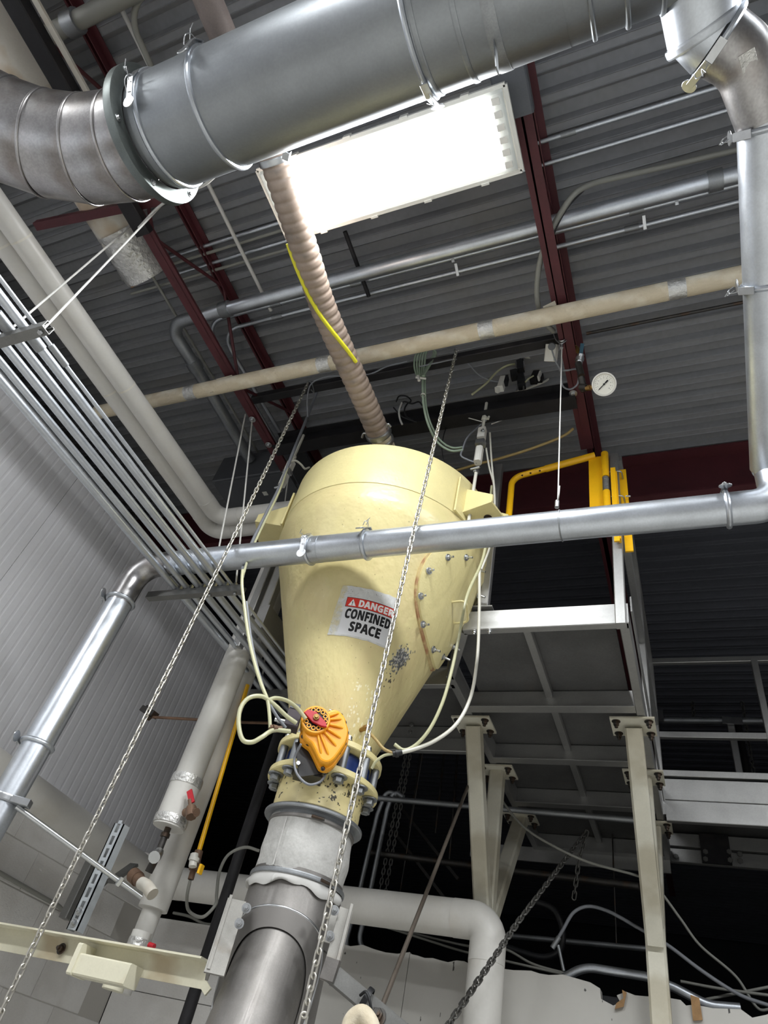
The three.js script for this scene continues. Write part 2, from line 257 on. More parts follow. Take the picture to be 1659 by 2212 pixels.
{ // unseen walls that close the hall
  const a = structure('wall_right'); part(a, 'panel', bar([8.9, 2.95, -16.1], [8.9, 2.95, 7.1], 0.2, 6.1), M.siding);
  const b = structure('wall_front'); part(b, 'panel', bar([-11, 2.95, 7.1], [9, 2.95, 7.1], 0.2, 6.1), M.siding);
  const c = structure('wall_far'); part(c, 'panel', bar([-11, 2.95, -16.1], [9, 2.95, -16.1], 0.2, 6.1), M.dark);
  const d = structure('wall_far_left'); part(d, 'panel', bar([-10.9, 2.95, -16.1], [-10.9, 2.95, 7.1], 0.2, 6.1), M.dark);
}
{ // main roof girder
  const o = thing('roof_girder', 'dark red wide-flange steel girder crossing behind the yellow gate', 'steel beam', [0, YJ, -3.66]);
  part(o, 'beam', ext(iP(0.2, 0.46, 0.016, 0.012), [-10, YJ + 0.24, -3.66], [8.8, YJ + 0.24, -3.66]), M.red);
}
function joist(x, z0, z1, lab, zb1) {
  const o = thing('roof_joist', lab, 'joist', [x, YJ, (z0 + z1) / 2]);
  const A = 0.058, t = 0.007, g = 0.016;
  for (const s of [-1, 1]) part(o, 'bottom_chord', ext(angleP(A, A, t, s, 1), [x + s * g, YJ, z0], [x + s * g, YJ, zb1 ?? z1]), M.red);
  for (const s of [-1, 1]) part(o, 'top_chord', ext(angleP(A + 0.012, A, t, s, -1), [x + s * g, YD - 0.004, z0], [x + s * g, YD - 0.004, z1]), M.red);
  const P = 0.56; let k = 0;
  for (let z = z0 - 0.1; z - P > (zb1 ?? z1); z -= P, k++) { const a = k % 2 ? YD - 0.03 : YJ + 0.03, b = k % 2 ? YJ + 0.03 : YD - 0.03; part(o, 'web_rod', pipe([x, a, z], [x, b, z - P], 0.012, 8), M.red); }
  return o;
}
joist(-2.665, 7, -3.72, 'dark red open web roof joist above the left conduit rack', -3.0);
joist(-0.385, 7, -3.72, 'dark red open web roof joist at the right end of the lit lamp', -3.05);
joist(-0.385, -3.78, -12, 'dark red roof joist in the gloom beyond the girder, above the platform gate');
joist(1.895, -3.78, -12, 'dark red roof joist in the gloom beyond the girder, farthest right');
{ const b = thing('joist_bridging', 'short dark red bridging angle beside the insulated pipe pair, under the duct elbow', 'steel angle', [-3, YJ, -0.7]);
  part(b, 'angle', ext(angleP(0.05, 0.05, 0.006), [-3.425, 5.34, -0.642], [-2.487, 5.34, -0.741]), M.red); }

// ---------- the lamps ----------
function lamp(x, z, label, group) {
  const y = 5.12, L = 1.31, W = 0.38, o = thing('ceiling_lamp', label, 'light', [x, y, z], group);
  part(o, 'housing', [ext([[-0.17, 0.1], [0.17, 0.1], [0.19, 0.03], [0.19, 0.012], [-0.19, 0.012], [-0.19, 0.03]], [x - L / 2, y, z], [x + L / 2, y, z])], M.whitePlastic);
  part(o, 'gasket_rim', [bar([x - L / 2, y + 0.012, z - W / 2], [x + L / 2, y + 0.012, z - W / 2], 0.02, 0.026), bar([x - L / 2, y + 0.012, z + W / 2], [x + L / 2, y + 0.012, z + W / 2], 0.02, 0.026), bar([x - L / 2, y + 0.012, z - W / 2], [x - L / 2, y + 0.012, z + W / 2], 0.02, 0.026), bar([x + L / 2, y + 0.012, z - W / 2], [x + L / 2, y + 0.012, z + W / 2], 0.02, 0.026)], M.whitePlastic);
  part(o, 'lens', ext([[-0.165, 0.004], [-0.15, -0.012], [0.15, -0.012], [0.165, 0.004]], [x - L / 2 + 0.06, y, z], [x + L / 2 - 0.075, y, z]), M.lens, 'glowing white lens');
  part(o, 'lens_border', [ext([[-0.185, 0.004], [-0.17, -0.016], [0.17, -0.016], [0.185, 0.004], [0.18, 0.004], [0.166, -0.012], [-0.166, -0.012], [-0.18, 0.004]], [x - L / 2 + 0.015, y, z], [x + L / 2 - 0.015, y, z]), bar([x - L / 2 + 0.015, y - 0.006, z], [x - L / 2 + 0.025, y - 0.006, z], 0.34, 0.02), bar([x + L / 2 - 0.025, y - 0.006, z], [x + L / 2 - 0.015, y - 0.006, z], 0.34, 0.02)], M.clear, 'clear ribbed lens edge');
  for (let k = 0; k < 6; k++) part(o, 'lamp_clip', bar([x + L / 2 - 0.07, y - 0.01, z - 0.14 + k * 0.056], [x + L / 2 - 0.035, y - 0.012, z - 0.14 + k * 0.056], 0.03, 0.012), M.whitePlastic);
  for (let k = 0; k < 4; k++) for (const s of [-1, 1]) part(o, 'latch', bar([x - 0.45 + k * 0.3, y + 0.012, z + s * (W / 2 + 0.01)], [x - 0.41 + k * 0.3, y + 0.012, z + s * (W / 2 + 0.01)], 0.012, 0.04), M.whitePlastic);
  for (const s of [-0.4, 0.4]) part(o, 'hanger', pipe([x + s, y + 0.1, z], [x + s, YD, z], 0.004, 6), M.galvDark);
  const l = new THREE.RectAreaLight(new THREE.Color(...LAMP_COLOR), group ? LAMP_ADDED : LAMP, 1.15, 0.32); l.position.set(x, y - 0.022, z); l.rotation.x = -Math.PI / 2; scene.add(l);
  return o;
}
lamp(-1.075, -0.925, 'blazing rectangular enclosed lamp under the roof deck beside the big duct');
for (const [x, z] of [[1.3, -0.93], [3.6, -0.93], [-3.6, 1.5], [-1.0, 1.7], [1.3, 1.7]]) lamp(x, z, 'unseen ceiling lamp added out of view to brighten the hall', 'added unseen lamps');  // unseen lamps, added to lift the brightness of the hall

// ---------- the cream hopper ----------
const HA = [-1.62, -2.864], HB = Math.atan2(1.62, 2.864);            // axis, bearing of the side that faces the room
const HPROF = [[0.205, 2.98], [0.645, 4.16], [0.645, 4.62]];
const hR = (y) => y >= 4.16 ? 0.645 : 0.205 + (y - 2.98) / 1.18 * 0.44;
const hp = (deg, y, off = 0) => { const a = HB + deg * Math.PI / 180, R = hR(y) + off; return [HA[0] + Math.sin(a) * R, y, HA[1] + Math.cos(a) * R]; };
const hn = (deg) => { const a = HB + deg * Math.PI / 180; return [Math.sin(a), 0, Math.cos(a)]; };
// curved sheet lying on the hopper: outline in (arc metres at its own height, height), raised by off
function hopperPatch(outline, off, thick, n = 1, uvf) {
  const pos = [], uv = [], idx = []; const C = outline.reduce((a, p) => [a[0] + p[0] / outline.length, a[1] + p[1] / outline.length], [0, 0]); const N = outline.length, K = 6;
  const put = (s, y, o) => { const p = hp(s / hR(y) * 57.2958, y, o); pos.push(...p); uv.push(...(uvf ? uvf(s, y) : [s, y])); };
  put(C[0], C[1], off + thick); for (let k = 1; k <= K; k++) for (const p of outline) { const q = lerp(C, p, k / K); put(q[0], q[1], off + thick * (k === K ? 0.75 : 1)); }
  for (const p of outline) { const q = lerp(C, p, 1.006); put(q[0], q[1], off - 0.004); }
  const ix = (k, i) => 1 + (k - 1) * N + (i % N);
  for (let i = 0; i < N; i++) idx.push(0, ix(1, i), ix(1, i + 1));
  for (let k = 1; k <= K; k++) for (let i = 0; i < N; i++) idx.push(ix(k, i), ix(k + 1, i), ix(k + 1, i + 1), ix(k, i), ix(k + 1, i + 1), ix(k, i + 1));
  const g = new THREE.BufferGeometry(); g.setAttribute('position', new THREE.Float32BufferAttribute(pos, 3)); g.setAttribute('uv', new THREE.Float32BufferAttribute(uv, 2)); g.setIndex(idx); g.computeVertexNormals();
  const m = g.attributes.normal, p0 = hn(C[0] / hR(C[1]) * 57.2958); if (m.getX(0) * p0[0] + m.getZ(0) * p0[2] < 0) { const a = g.index.array; for (let i = 0; i < a.length; i += 3) { const t = a[i]; a[i] = a[i + 1]; a[i + 1] = t; } g.computeVertexNormals(); }
  return toCreasedNormals(g, 0.5);
}
const hopper = thing('hopper', 'large pale yellow conical hopper with a danger sign, hung over the stainless chute', 'hopper', [HA[0], 2.9, HA[1]]);
{
  // painted skin with its own wear: a scraped patch right of the sign, chips and runs
  const W = 2048, H = 1024, cv = document.createElement('canvas'); cv.width = W; cv.height = H; const c = cv.getContext('2d');
  c.fillStyle = '#d8cb95'; c.fillRect(0, 0, W, H);
  const X = (deg) => (deg + 180) / 360 * W, Y = (y) => (4.64 - y) / 1.7 * H;
  for (let i = 0; i < 900; i++) { const r = 10 + rnd() * 60; c.fillStyle = rnd() < 0.5 ? 'rgba(236,226,178,0.05)' : 'rgba(196,180,120,0.05)'; c.beginPath(); c.ellipse(rnd() * W, rnd() * H, r, r * 1.3, 0, 0, 7); c.fill(); }
  for (let i = 0; i < 260; i++) { c.fillStyle = rnd() < 0.6 ? 'rgba(120,108,76,0.5)' : 'rgba(240,236,214,0.7)'; c.beginPath(); c.ellipse(X(-80 + rnd() * 180), Y(3 + rnd() * 1.2), 0.6 + rnd() * 1.6, 0.6 + rnd() * 1.6, 0, 0, 7); c.fill(); }
  for (let i = 0; i < 420; i++) { const a = (rnd() + rnd() + rnd()) / 1.5 - 1, b = (rnd() + rnd() + rnd()) / 1.5 - 1; c.fillStyle = rnd() < 0.7 ? 'rgba(92,94,98,0.85)' : 'rgba(196,194,186,0.8)'; c.beginPath(); c.ellipse(X(36 + a * 9 + b * 3), Y(3.425 + b * 0.09), 1 + rnd() * 5, 1 + rnd() * 3.5, rnd() * 3, 0, 7); c.fill(); }
  for (let i = 0; i < 14; i++) { c.fillStyle = 'rgba(70,66,58,0.9)'; c.beginPath(); c.ellipse(X(27 + rnd() * 13), Y(3.26 + rnd() * 0.08), 1 + rnd() * 3, 2 + rnd() * 5, 0, 0, 7); c.fill(); }
  for (let i = 0; i < 40; i++) { c.fillStyle = 'rgba(238,232,204,0.8)'; c.beginPath(); c.ellipse(X(4 + rnd() * 30), Y(3.0 + rnd() * 0.25), 2 + rnd() * 7, 2 + rnd() * 4, 0, 0, 7); c.fill(); }
  const map = new THREE.CanvasTexture(cv); map.colorSpace = THREE.SRGBColorSpace; map.wrapS = THREE.RepeatWrapping;
  const bump = tex(512, (() => { const a = fbm(81, 24, 3), b = fbm(82, 6, 3); return (x, y) => { const v = (a(x, y) * 0.7 + b(x, y) * 0.3) * 255; return [v, v, v]; }; })(), 1, false); bump.repeat.set(4, 2);
  const skin = std({ map, roughness: 0.36, bumpMap: bump, bumpScale: 0.004 });
  const mk = (prof, n = 96) => { const g = new THREE.LatheGeometry(prof.map((p) => new THREE.Vector2(p[0], p[1])), n); const uv = g.attributes.uv, ps = g.attributes.position; for (let i = 0; i < uv.count; i++) { const k = i % prof.length, s = Math.floor(i / prof.length); let deg = s / n * 360 - HB * 57.2958; uv.setXY(i, (deg + 180) / 360, 1 - (4.64 - ps.getY(i)) / 1.7); } g.translate(HA[0], 0, HA[1]); return g; };
  const cone = []; for (let i = 0; i <= 24; i++) { const y = 2.98 + 1.18 * i / 24; cone.push([hR(y), y]); } cone.push([0.645, 4.2], [0.645, 4.285]);
  part(hopper, 'cone_shell', mk(cone), skin);
  part(hopper, 'rim_band', [lathe([[0.64, 4.278], [0.649, 4.282], [0.65, 4.3], [0.65, 4.6], [0.646, 4.618], [0.632, 4.62], [0.632, 4.3]], [HA[0], 0, HA[1]], [0, 1, 0], 96)], M.cream, 'smoother upper band');
  part(hopper, 'lid', lathe([[0, 4.6], [0.64, 4.585], [0.64, 4.575], [0, 4.575]], [HA[0], 0, HA[1]], [0, 1, 0], 48), M.cream);
  // hatch
  const hs = 0.50, hy = 3.83, el = (r, n = 48, e = 0.93) => Array.from({ length: n }, (_, i) => { const a = i / n * 6.2832; return [hs + Math.cos(a) * r * 0.93, hy + Math.sin(a) * r * e]; });
  part(hopper, 'hatch_gasket', hopperPatch(el(0.318), 0.002, 0.012), std({ map: mottle([196, 176, 128], 0.12, 83, 0.2, [150, 96, 70], 0.7), roughness: 0.6 }), 'stained sealing edge of the hatch');
  const hatch = part(hopper, 'hatch', hopperPatch(el(0.305), 0.01, 0.02), M.cream, 'round inspection hatch');
  const studs = [[27.2, 3.867], [28.6, 3.73], [38.3, 3.617], [57.7, 3.567], [34.4, 3.991], [44.9, 4.068], [58.1, 4.091], [76, 3.62], [84, 3.74], [80, 3.9], [71, 4.03]];
  for (const [d, y] of studs) { const n = hn(d); n[1] = -0.35; part(hatch, 'hatch_bolt', nutOn(hp(d, y, 0.03), n, 0.0125, 2.6), M.zinc); }
  { const a = hp(51.3, 3.826, 0.028), b = hp(63.7, 3.77, 0.028), o = hn(57); const e = (p, k) => [p[0] + o[0] * k, p[1], p[2] + o[2] * k];
    part(hatch, 'hatch_handle', sweep(bend([a, e(a, 0.085), e(b, 0.085), b], 0.03), 0.0065, 10), M.cream); }
  // sign: aluminium-coloured worn sticker with printed panel
  {
    const w = 1024, h = 768, k = document.createElement('canvas'); k.width = w; k.height = h; const q = k.getContext('2d');
    q.fillStyle = '#cfd0cf'; q.fillRect(0, 0, w, h);
    for (let i = 0; i < 260; i++) { q.fillStyle = rnd() < 0.5 ? 'rgba(255,255,255,0.12)' : 'rgba(150,150,140,0.10)'; q.beginPath(); q.ellipse(rnd() * w, rnd() * h, 10 + rnd() * 70, 6 + rnd() * 30, rnd() * 3, 0, 7); q.fill(); }
    for (let i = 0; i < 70; i++) { const e = rnd(); q.fillStyle = 'rgba(70,74,72,0.8)'; q.beginPath(); q.ellipse(e < 0.6 ? rnd() * 130 : rnd() * w * 0.7, e < 0.6 ? rnd() * h : 40 + rnd() * 110, 1 + rnd() * 6, 1 + rnd() * 3, rnd() * 3, 0, 7); q.fill(); }
    for (let i = 0; i < 60; i++) { q.fillStyle = 'rgba(206,196,150,0.25)'; q.beginPath(); q.ellipse(rnd() * 120, rnd() * h, 20 + rnd() * 30, 10 + rnd() * 40, 0, 0, 7); q.fill(); }
    const x0 = 168, y0 = 172, ww = 824, hh = 566;
    q.fillStyle = '#dcdde0'; q.fillRect(x0 - 8, y0 - 8, ww + 16, hh + 16);
    q.fillStyle = '#111'; q.fillRect(x0, y0, ww, 152); q.fillStyle = '#d8301f'; q.fillRect(x0 + 7, y0 + 7, ww - 14, 138);
    q.fillStyle = '#f4f4f4'; q.beginPath(); q.moveTo(x0 + 108, y0 + 24); q.lineTo(x0 + 172, y0 + 130); q.lineTo(x0 + 44, y0 + 130); q.closePath(); q.fill();
    q.fillStyle = '#222'; q.font = 'bold 88px sans-serif'; q.textAlign = 'center'; q.textBaseline = 'middle'; q.fillText('!', x0 + 108, y0 + 92);
    const fit = (s, cx, cy, tw, th, col) => { q.save(); q.font = 'bold 150px sans-serif'; const m = q.measureText(s).width || 600; q.translate(cx, cy); q.scale(tw / m, th / 109); q.fillStyle = col; q.textAlign = 'center'; q.textBaseline = 'alphabetic'; q.lineWidth = 9; q.strokeStyle = col; q.lineJoin = 'round'; q.strokeText(s, 0, 54); q.fillText(s, 0, 54); q.restore(); };
    fit('DANGER', x0 + 500, y0 + 76, 590, 100, '#f6f6f6'); fit('CONFINED', x0 + 412, y0 + 252, 760, 140, '#0c0c0e'); fit('SPACE', x0 + 412, y0 + 440, 520, 140, '#0c0c0e');
    const t = new THREE.CanvasTexture(k); t.colorSpace = THREE.SRGBColorSpace; t.anisotropy = 8;
    const s0 = -0.178, s1 = 0.148, ya = 3.432, yb = 3.678, o = []; const edge = (a, b, n) => { for (let i = 0; i < n; i++) { const p = lerp(a, b, i / n); o.push([p[0] + (rnd() - 0.5) * 0.006, p[1] + (rnd() - 0.5) * 0.004]); } };
    edge([s0, ya], [s1, ya], 14); edge([s1, ya], [s1, yb], 10); edge([s1, yb], [s0 + 0.012, yb], 14); edge([s0 + 0.012, yb], [s0, ya], 10);
    part(hopper, 'danger_sign', hopperPatch(o, 0.002, 0.0015, 1, (s, y) => [(s - s0) / (s1 - s0), (y - ya) / (yb - ya)]), std({ map: t, roughness: 0.35 }), 'worn sign reading DANGER CONFINED SPACE in red and black');
  }
  // support brackets
  const bracket = (deg, y0, wd, dep, hgt) => {
    const n = hn(deg), a = HB + deg * Math.PI / 180, t = [Math.cos(a), 0, -Math.sin(a)]; const q = (r, s, y) => [HA[0] + n[0] * r + t[0] * s, y, HA[1] + n[2] * r + t[2] * s]; const r0 = 0.64;
    const gs = [];
    gs.push(bar(q(r0 + 0.006, 0, y0 - 0.05), q(r0 + 0.006, 0, y0 + hgt + 0.03), wd + 0.14, 0.012, n));          // pad
    gs.push(bar(q(r0 - 0.02, 0, y0), q(r0 + dep, 0, y0), wd, 0.014, [0, 1, 0]));                                  // bottom plate
    const side = (s) => ext([[0, 0], [dep, 0], [dep, 0.05], [0.02, hgt], [0, hgt]].map(([x, y]) => [x, y]), q(r0, s - 0.006, y0), q(r0, s + 0.006, y0), [0, 1, 0]);
    for (const s of [-wd / 2 + 0.012, wd / 2 - 0.012]) { const p = [[0, 0], [dep, 0], [dep, 0.06], [0, hgt]]; const A = [], B = []; for (const [x, y] of p) { A.push(q(r0 + x, s - 0.006, y0 + y)); B.push(q(r0 + x, s + 0.006, y0 + y)); } gs.push(prism(A, B)); }
    return joinG(gs);
  };
  function prism(A, B) { const pos = []; const tri = (a, b, c) => pos.push(...a, ...b, ...c); const n = A.length; for (let i = 1; i < n - 1; i++) { tri(A[0], A[i + 1], A[i]); tri(B[0], B[i], B[i + 1]); } for (let i = 0; i < n; i++) { const j = (i + 1) % n; tri(A[i], A[j], B[j]); tri(A[i], B[j], B[i]); } const g = new THREE.BufferGeometry(); g.setAttribute('position', new THREE.Float32BufferAttribute(pos, 3)); g.setAttribute('uv', new THREE.Float32BufferAttribute(new Array(pos.length / 3 * 2).fill(0), 2)); g.computeVertexNormals(); return g; }
  const B1 = part(hopper, 'support_bracket', bracket(44, 4.33, 0.2, 0.2, 0.2), M.cream), B2 = part(hopper, 'support_bracket', bracket(-98, 4.33, 0.2, 0.2, 0.2), M.cream), B3 = part(hopper, 'support_bracket', bracket(176, 4.33, 0.2, 0.2, 0.2), M.cream);
  { const n = hn(44), p = [HA[0] + n[0] * 0.76, 4.32, HA[1] + n[2] * 0.76]; part(B1, 'hanger_nut', [disc([p[0], 4.322, p[2]], [0, 1, 0], 0.024, 0.006), hex([p[0], 4.306, p[2]], [0, 1, 0], 0.019, 0.024)], M.darkMetal); }
  // outlet flange with sleeve nuts
  part(hopper, 'outlet_flange', lathe([[0.2, 2.985], [0.205, 2.968], [0.25, 2.968], [0.262, 2.962], [0.262, 2.938], [0.258, 2.934], [0.19, 2.934]], [HA[0], 0, HA[1]], [0, 1, 0], 64), M.cream);
  for (let k = 0; k < 12; k++) { const a = HB + (k * 30 + 15) * Math.PI / 180; part(hopper, 'flange_nut', [disc([HA[0] + Math.sin(a) * 0.232, 2.972, HA[1] + Math.cos(a) * 0.232], [0, 1, 0], 0.022, 0.006), hex([HA[0] + Math.sin(a) * 0.232, 2.984, HA[1] + Math.cos(a) * 0.232], [0, 1, 0], 0.018, 0.02)], M.zinc); }
  const f0 = hp(28.5, 3.049, 0), fn = hn(28.5); const fo = (k) => [f0[0] + fn[0] * k, f0[1], f0[2] + fn[2] * k];
  part(hopper, 'purge_fitting', [pipe(fo(-0.01), fo(0.03), 0.011, 10), pipe(fo(0.03), fo(0.05), 0.015, 6), pipe(fo(0.05), fo(0.075), 0.009, 10)], M.brass);
}
// valve between the flanges
const dirN = hn(0), dirU = [Math.cos(HB), 0, -Math.sin(HB)];
const loc = (u, v, n) => [HA[0] + dirU[0] * u + dirN[0] * n, v, HA[1] + dirU[2] * u + dirN[2] * n];
{
  const v = thing('butterfly_valve', 'blue valve between cream flanges with orange fan-shaped actuator and red pointer', 'valve', [HA[0], 2.83, HA[1]]);
  part(v, 'valve_body', lathe([[0.15, 2.93], [0.205, 2.93], [0.212, 2.92], [0.212, 2.85], [0.205, 2.84], [0.15, 2.84]], [HA[0], 0, HA[1]], [0, 1, 0], 64), M.blue);
  for (let k = 0; k < 12; k++) { const a = HB + (k * 30 + 15) * Math.PI / 180, x = HA[0] + Math.sin(a) * 0.236, z = HA[1] + Math.cos(a) * 0.236; part(v, 'spacer_sleeve', pipe([x, 2.831, z], [x, 2.936, z], 0.02, 14), M.galvDark); }
  // hub at pixel (680,1565): fan in the (u, v) plane facing the room
  const hub = [-1.534, 2.942, -2.496], D = Math.hypot(hub[0] - HA[0], hub[2] - HA[1]);
  const hu = (hub[0] - HA[0]) * dirU[0] + (hub[2] - HA[1]) * dirU[2], hnn = (hub[0] - HA[0]) * dirN[0] + (hub[2] - HA[1]) * dirN[2], hv = hub[1];
  const L = (u, w, n = 0) => loc(hu + u, hv + w, hnn + n);
  part(v, 'mounting_bracket', [bar(L(-0.005, -0.055, -0.06), L(0.055, -0.20, -0.06), 0.13, 0.012, dirN), bar(L(0.03, -0.195, -0.06), L(0.03, -0.195, -0.17), 0.13, 0.012), bar(L(0.0, 0.03, -0.06), L(0.0, -0.08, -0.06), 0.11, 0.012, dirN)], M.blackPaint, 'black mounting plate');
  for (const [u, w] of [[-0.025, -0.17], [0.095, -0.175]]) part(v, 'plate_bolt', hex(L(u, w, -0.05), dirN, 0.011, 0.012), M.zinc);
  // housing: two ribbed shells
  const PX = (x, y) => { const dx = (x - 828) / 4.1475, dy = (y - 500) / 4.1475; return [(dx * 0.962 + dy * 0.271) * 0.00205, (dx * 0.271 - dy * 0.962) * 0.0022]; };
  const rimPts = [[905, 420], [955, 392], [1010, 372], [1055, 388], [1085, 418], [1108, 455], [1115, 492], [1130, 540], [1136, 590], [1128, 640], [1112, 690], [1090, 730], [1060, 768], [1022, 818], [985, 858], [935, 880], [880, 862], [858, 825], [838, 785], [812, 735], [785, 690], [745, 660], [715, 630], [704, 570]].map(([x, y]) => PX(x, y));
  const fan = curve(rimPts.map(([x, y]) => [x, y, 0]), 60).map((p) => [p[0], p[1]]);
  const a0 = Math.atan2(fan[fan.length - 1][1], fan[fan.length - 1][0]), a1 = Math.atan2(fan[0][1], fan[0][0]);
  const hubArc = []; { let A = a0 - 0.15, B = a1 + 0.15; while (B > A) A += 6.2832; for (let i = 0; i <= 12; i++) { const a = A + (B - A) * i / 12; hubArc.push([Math.cos(a) * 0.06, Math.sin(a) * 0.06]); } }
  const outl = fan.concat(hubArc);
  const A0 = 0.75, A1 = -1.25, ctr = PX(930, 620);
  const shell = (o, n0, n1, inset) => { const sh = new THREE.Shape(o.map((p) => new THREE.Vector2(p[0], p[1]))); const g = new THREE.ExtrudeGeometry(sh, { depth: n1 - n0 - 2 * inset, bevelEnabled: true, bevelThickness: inset, bevelSize: inset * 0.8, bevelSegments: 3, curveSegments: 4 }); g.translate(0, 0, n0 + inset); const m = new THREE.Matrix4().makeBasis(V(dirU), new THREE.Vector3(0, 1, 0), V(dirN)); m.setPosition(...L(0, 0, 0)); g.applyMatrix4(m); return flat(g); };
  const act = part(v, 'actuator_housing', [shell(outl, -0.052, -0.012, 0.006), shell(outl.map(([x, y]) => [ctr[0] + (x - ctr[0]) * 0.84, ctr[1] + (y - ctr[1]) * 0.84]), -0.02, 0.034, 0.016), shell(outl, -0.012, -0.004, 0.003)], M.orange);
  const tips = [[1075, 420], [1105, 482], [1120, 578], [1095, 680], [1045, 760], [965, 845], [890, 830]];
  for (const [x, y] of tips) { const e = PX(x, y), r = Math.hypot(...e), c = e[0] / r, d = e[1] / r; part(act, 'housing_rib', sweep(curve([L(c * 0.055, d * 0.055, 0.036), L(c * r * 0.55, d * r * 0.55, 0.041), L(c * r * 0.8, d * r * 0.8, 0.036), L(c * r * 0.93, d * r * 0.93, 0.014), L(c * r * 0.98, d * r * 0.98, -0.004)], 16), (t) => 0.0065 - 0.002 * t, 8), M.orange); }
  for (const [x, y] of [[1000, 380], [1075, 415], [1110, 485], [1128, 580], [1105, 675], [1050, 755], [970, 815], [905, 890], [880, 818], [840, 742], [770, 672], [722, 605]]) { const e = PX(x, y); part(act, 'housing_bolt', nutOn(L(e[0] * 0.98, e[1] * 0.98, -0.003), dirN, 0.0066, 1.0), M.darkMetal); }
  part(act, 'hub_ring', [lathe([[0.055, 0], [0.066, 0], [0.066, 0.052], [0.063, 0.057], [0.056, 0.057], [0.055, 0.054]], L(0, 0, 0.0), dirN, 40)], M.orange);
  part(act, 'hub_face', disc(L(0, 0, 0.048), dirN, 0.056, 0.012), M.blackPaint);
  for (let k = 0; k < 12; k++) { const a = k / 12 * 6.2832; part(act, 'stop_ring', lathe([[0.006, 0], [0.0105, 0], [0.0105, 0.006], [0.006, 0.006]], L(Math.cos(a) * 0.044, Math.sin(a) * 0.044, 0.054), dirN, 12), M.orange); }
  { const p = [[-0.068, 0.012], [-0.055, 0.03], [-0.01, 0.03], [0.055, -0.012], [0.066, -0.034], [0.04, -0.036], [-0.012, -0.026]]; part(v, 'position_pointer', shell(p.map(([x, y]) => [x * 0.82, y * 0.82]), 0.06, 0.074, 0.003), M.redPlastic, 'red pointer'); part(v, 'pointer_shaft', [disc(L(0, 0, 0.078), dirN, 0.014, 0.01), hex(L(0, 0, 0.086), dirN, 0.009, 0.01)], M.brass); }
  part(v, 'solenoid', [bar(L(-0.07, -0.01, 0.0), L(-0.132, -0.01, 0.0), 0.075, 0.085, [0, 1, 0], 0.006)], std({ color: 0x2a1c26, roughness: 0.5 }), 'dark solenoid block');
  part(v, 'solenoid_connector', [bar(L(-0.085, 0.045, 0.01), L(-0.13, 0.045, 0.01), 0.05, 0.03, [0, 1, 0], 0.004)], M.boxGrey);
  part(v, 'air_fitting', [pipe(L(-0.132, -0.03, 0.01), L(-0.165, -0.03, 0.01), 0.012, 12), pipe(L(-0.165, -0.03, 0.01), L(-0.18, -0.03, 0.01), 0.009, 12)], M.zinc);
  part(v, 'relief_screw', [pipe(L(0.062, 0.062, -0.01), L(0.058, 0.088, -0.01), 0.006, 8), pipe(L(0.046, 0.09, -0.01), L(0.07, 0.088, -0.01), 0.006, 8)], M.zinc);
  part(v, 'sensor_wire', sweep(curve([[-1.548, 2.825, -2.452], [-1.582, 2.773, -2.49], [-1.546, 2.706, -2.489], [-1.493, 2.673, -2.509], [-1.469, 2.705, -2.558], [-1.486, 2.783, -2.629]], 30), 0.0055, 8), M.cable);
}
// cream spool piece under the valve
{
  const s = thing('flange_spool', 'cream flanged spool with hex nuts, between the blue valve and grey collar', 'pipe flange', [HA[0], 2.63, HA[1]]);
  part(s, 'flange_plate', lathe([[0.19, 2.83], [0.262, 2.83], [0.27, 2.825], [0.27, 2.802], [0.264, 2.797], [0.2, 2.797]], [HA[0], 0, HA[1]], [0, 1, 0], 64), M.cream);
  part(s, 'neck', lathe([[0.205, 2.8], [0.205, 2.66], [0.2, 2.655], [0.19, 2.655], [0.19, 2.8]], [HA[0], 0, HA[1]], [0, 1, 0], 64), M.spool, 'chipped cream neck');
  for (let k = 0; k < 12; k++) { const a = HB + (k * 30 + 15) * Math.PI / 180, x = HA[0] + Math.sin(a) * 0.236, z = HA[1] + Math.cos(a) * 0.236; part(s, 'hex_nut', nutOn([x, 2.796, z], [0, -1, 0], 0.025, 0.35), M.galvDark); }
}
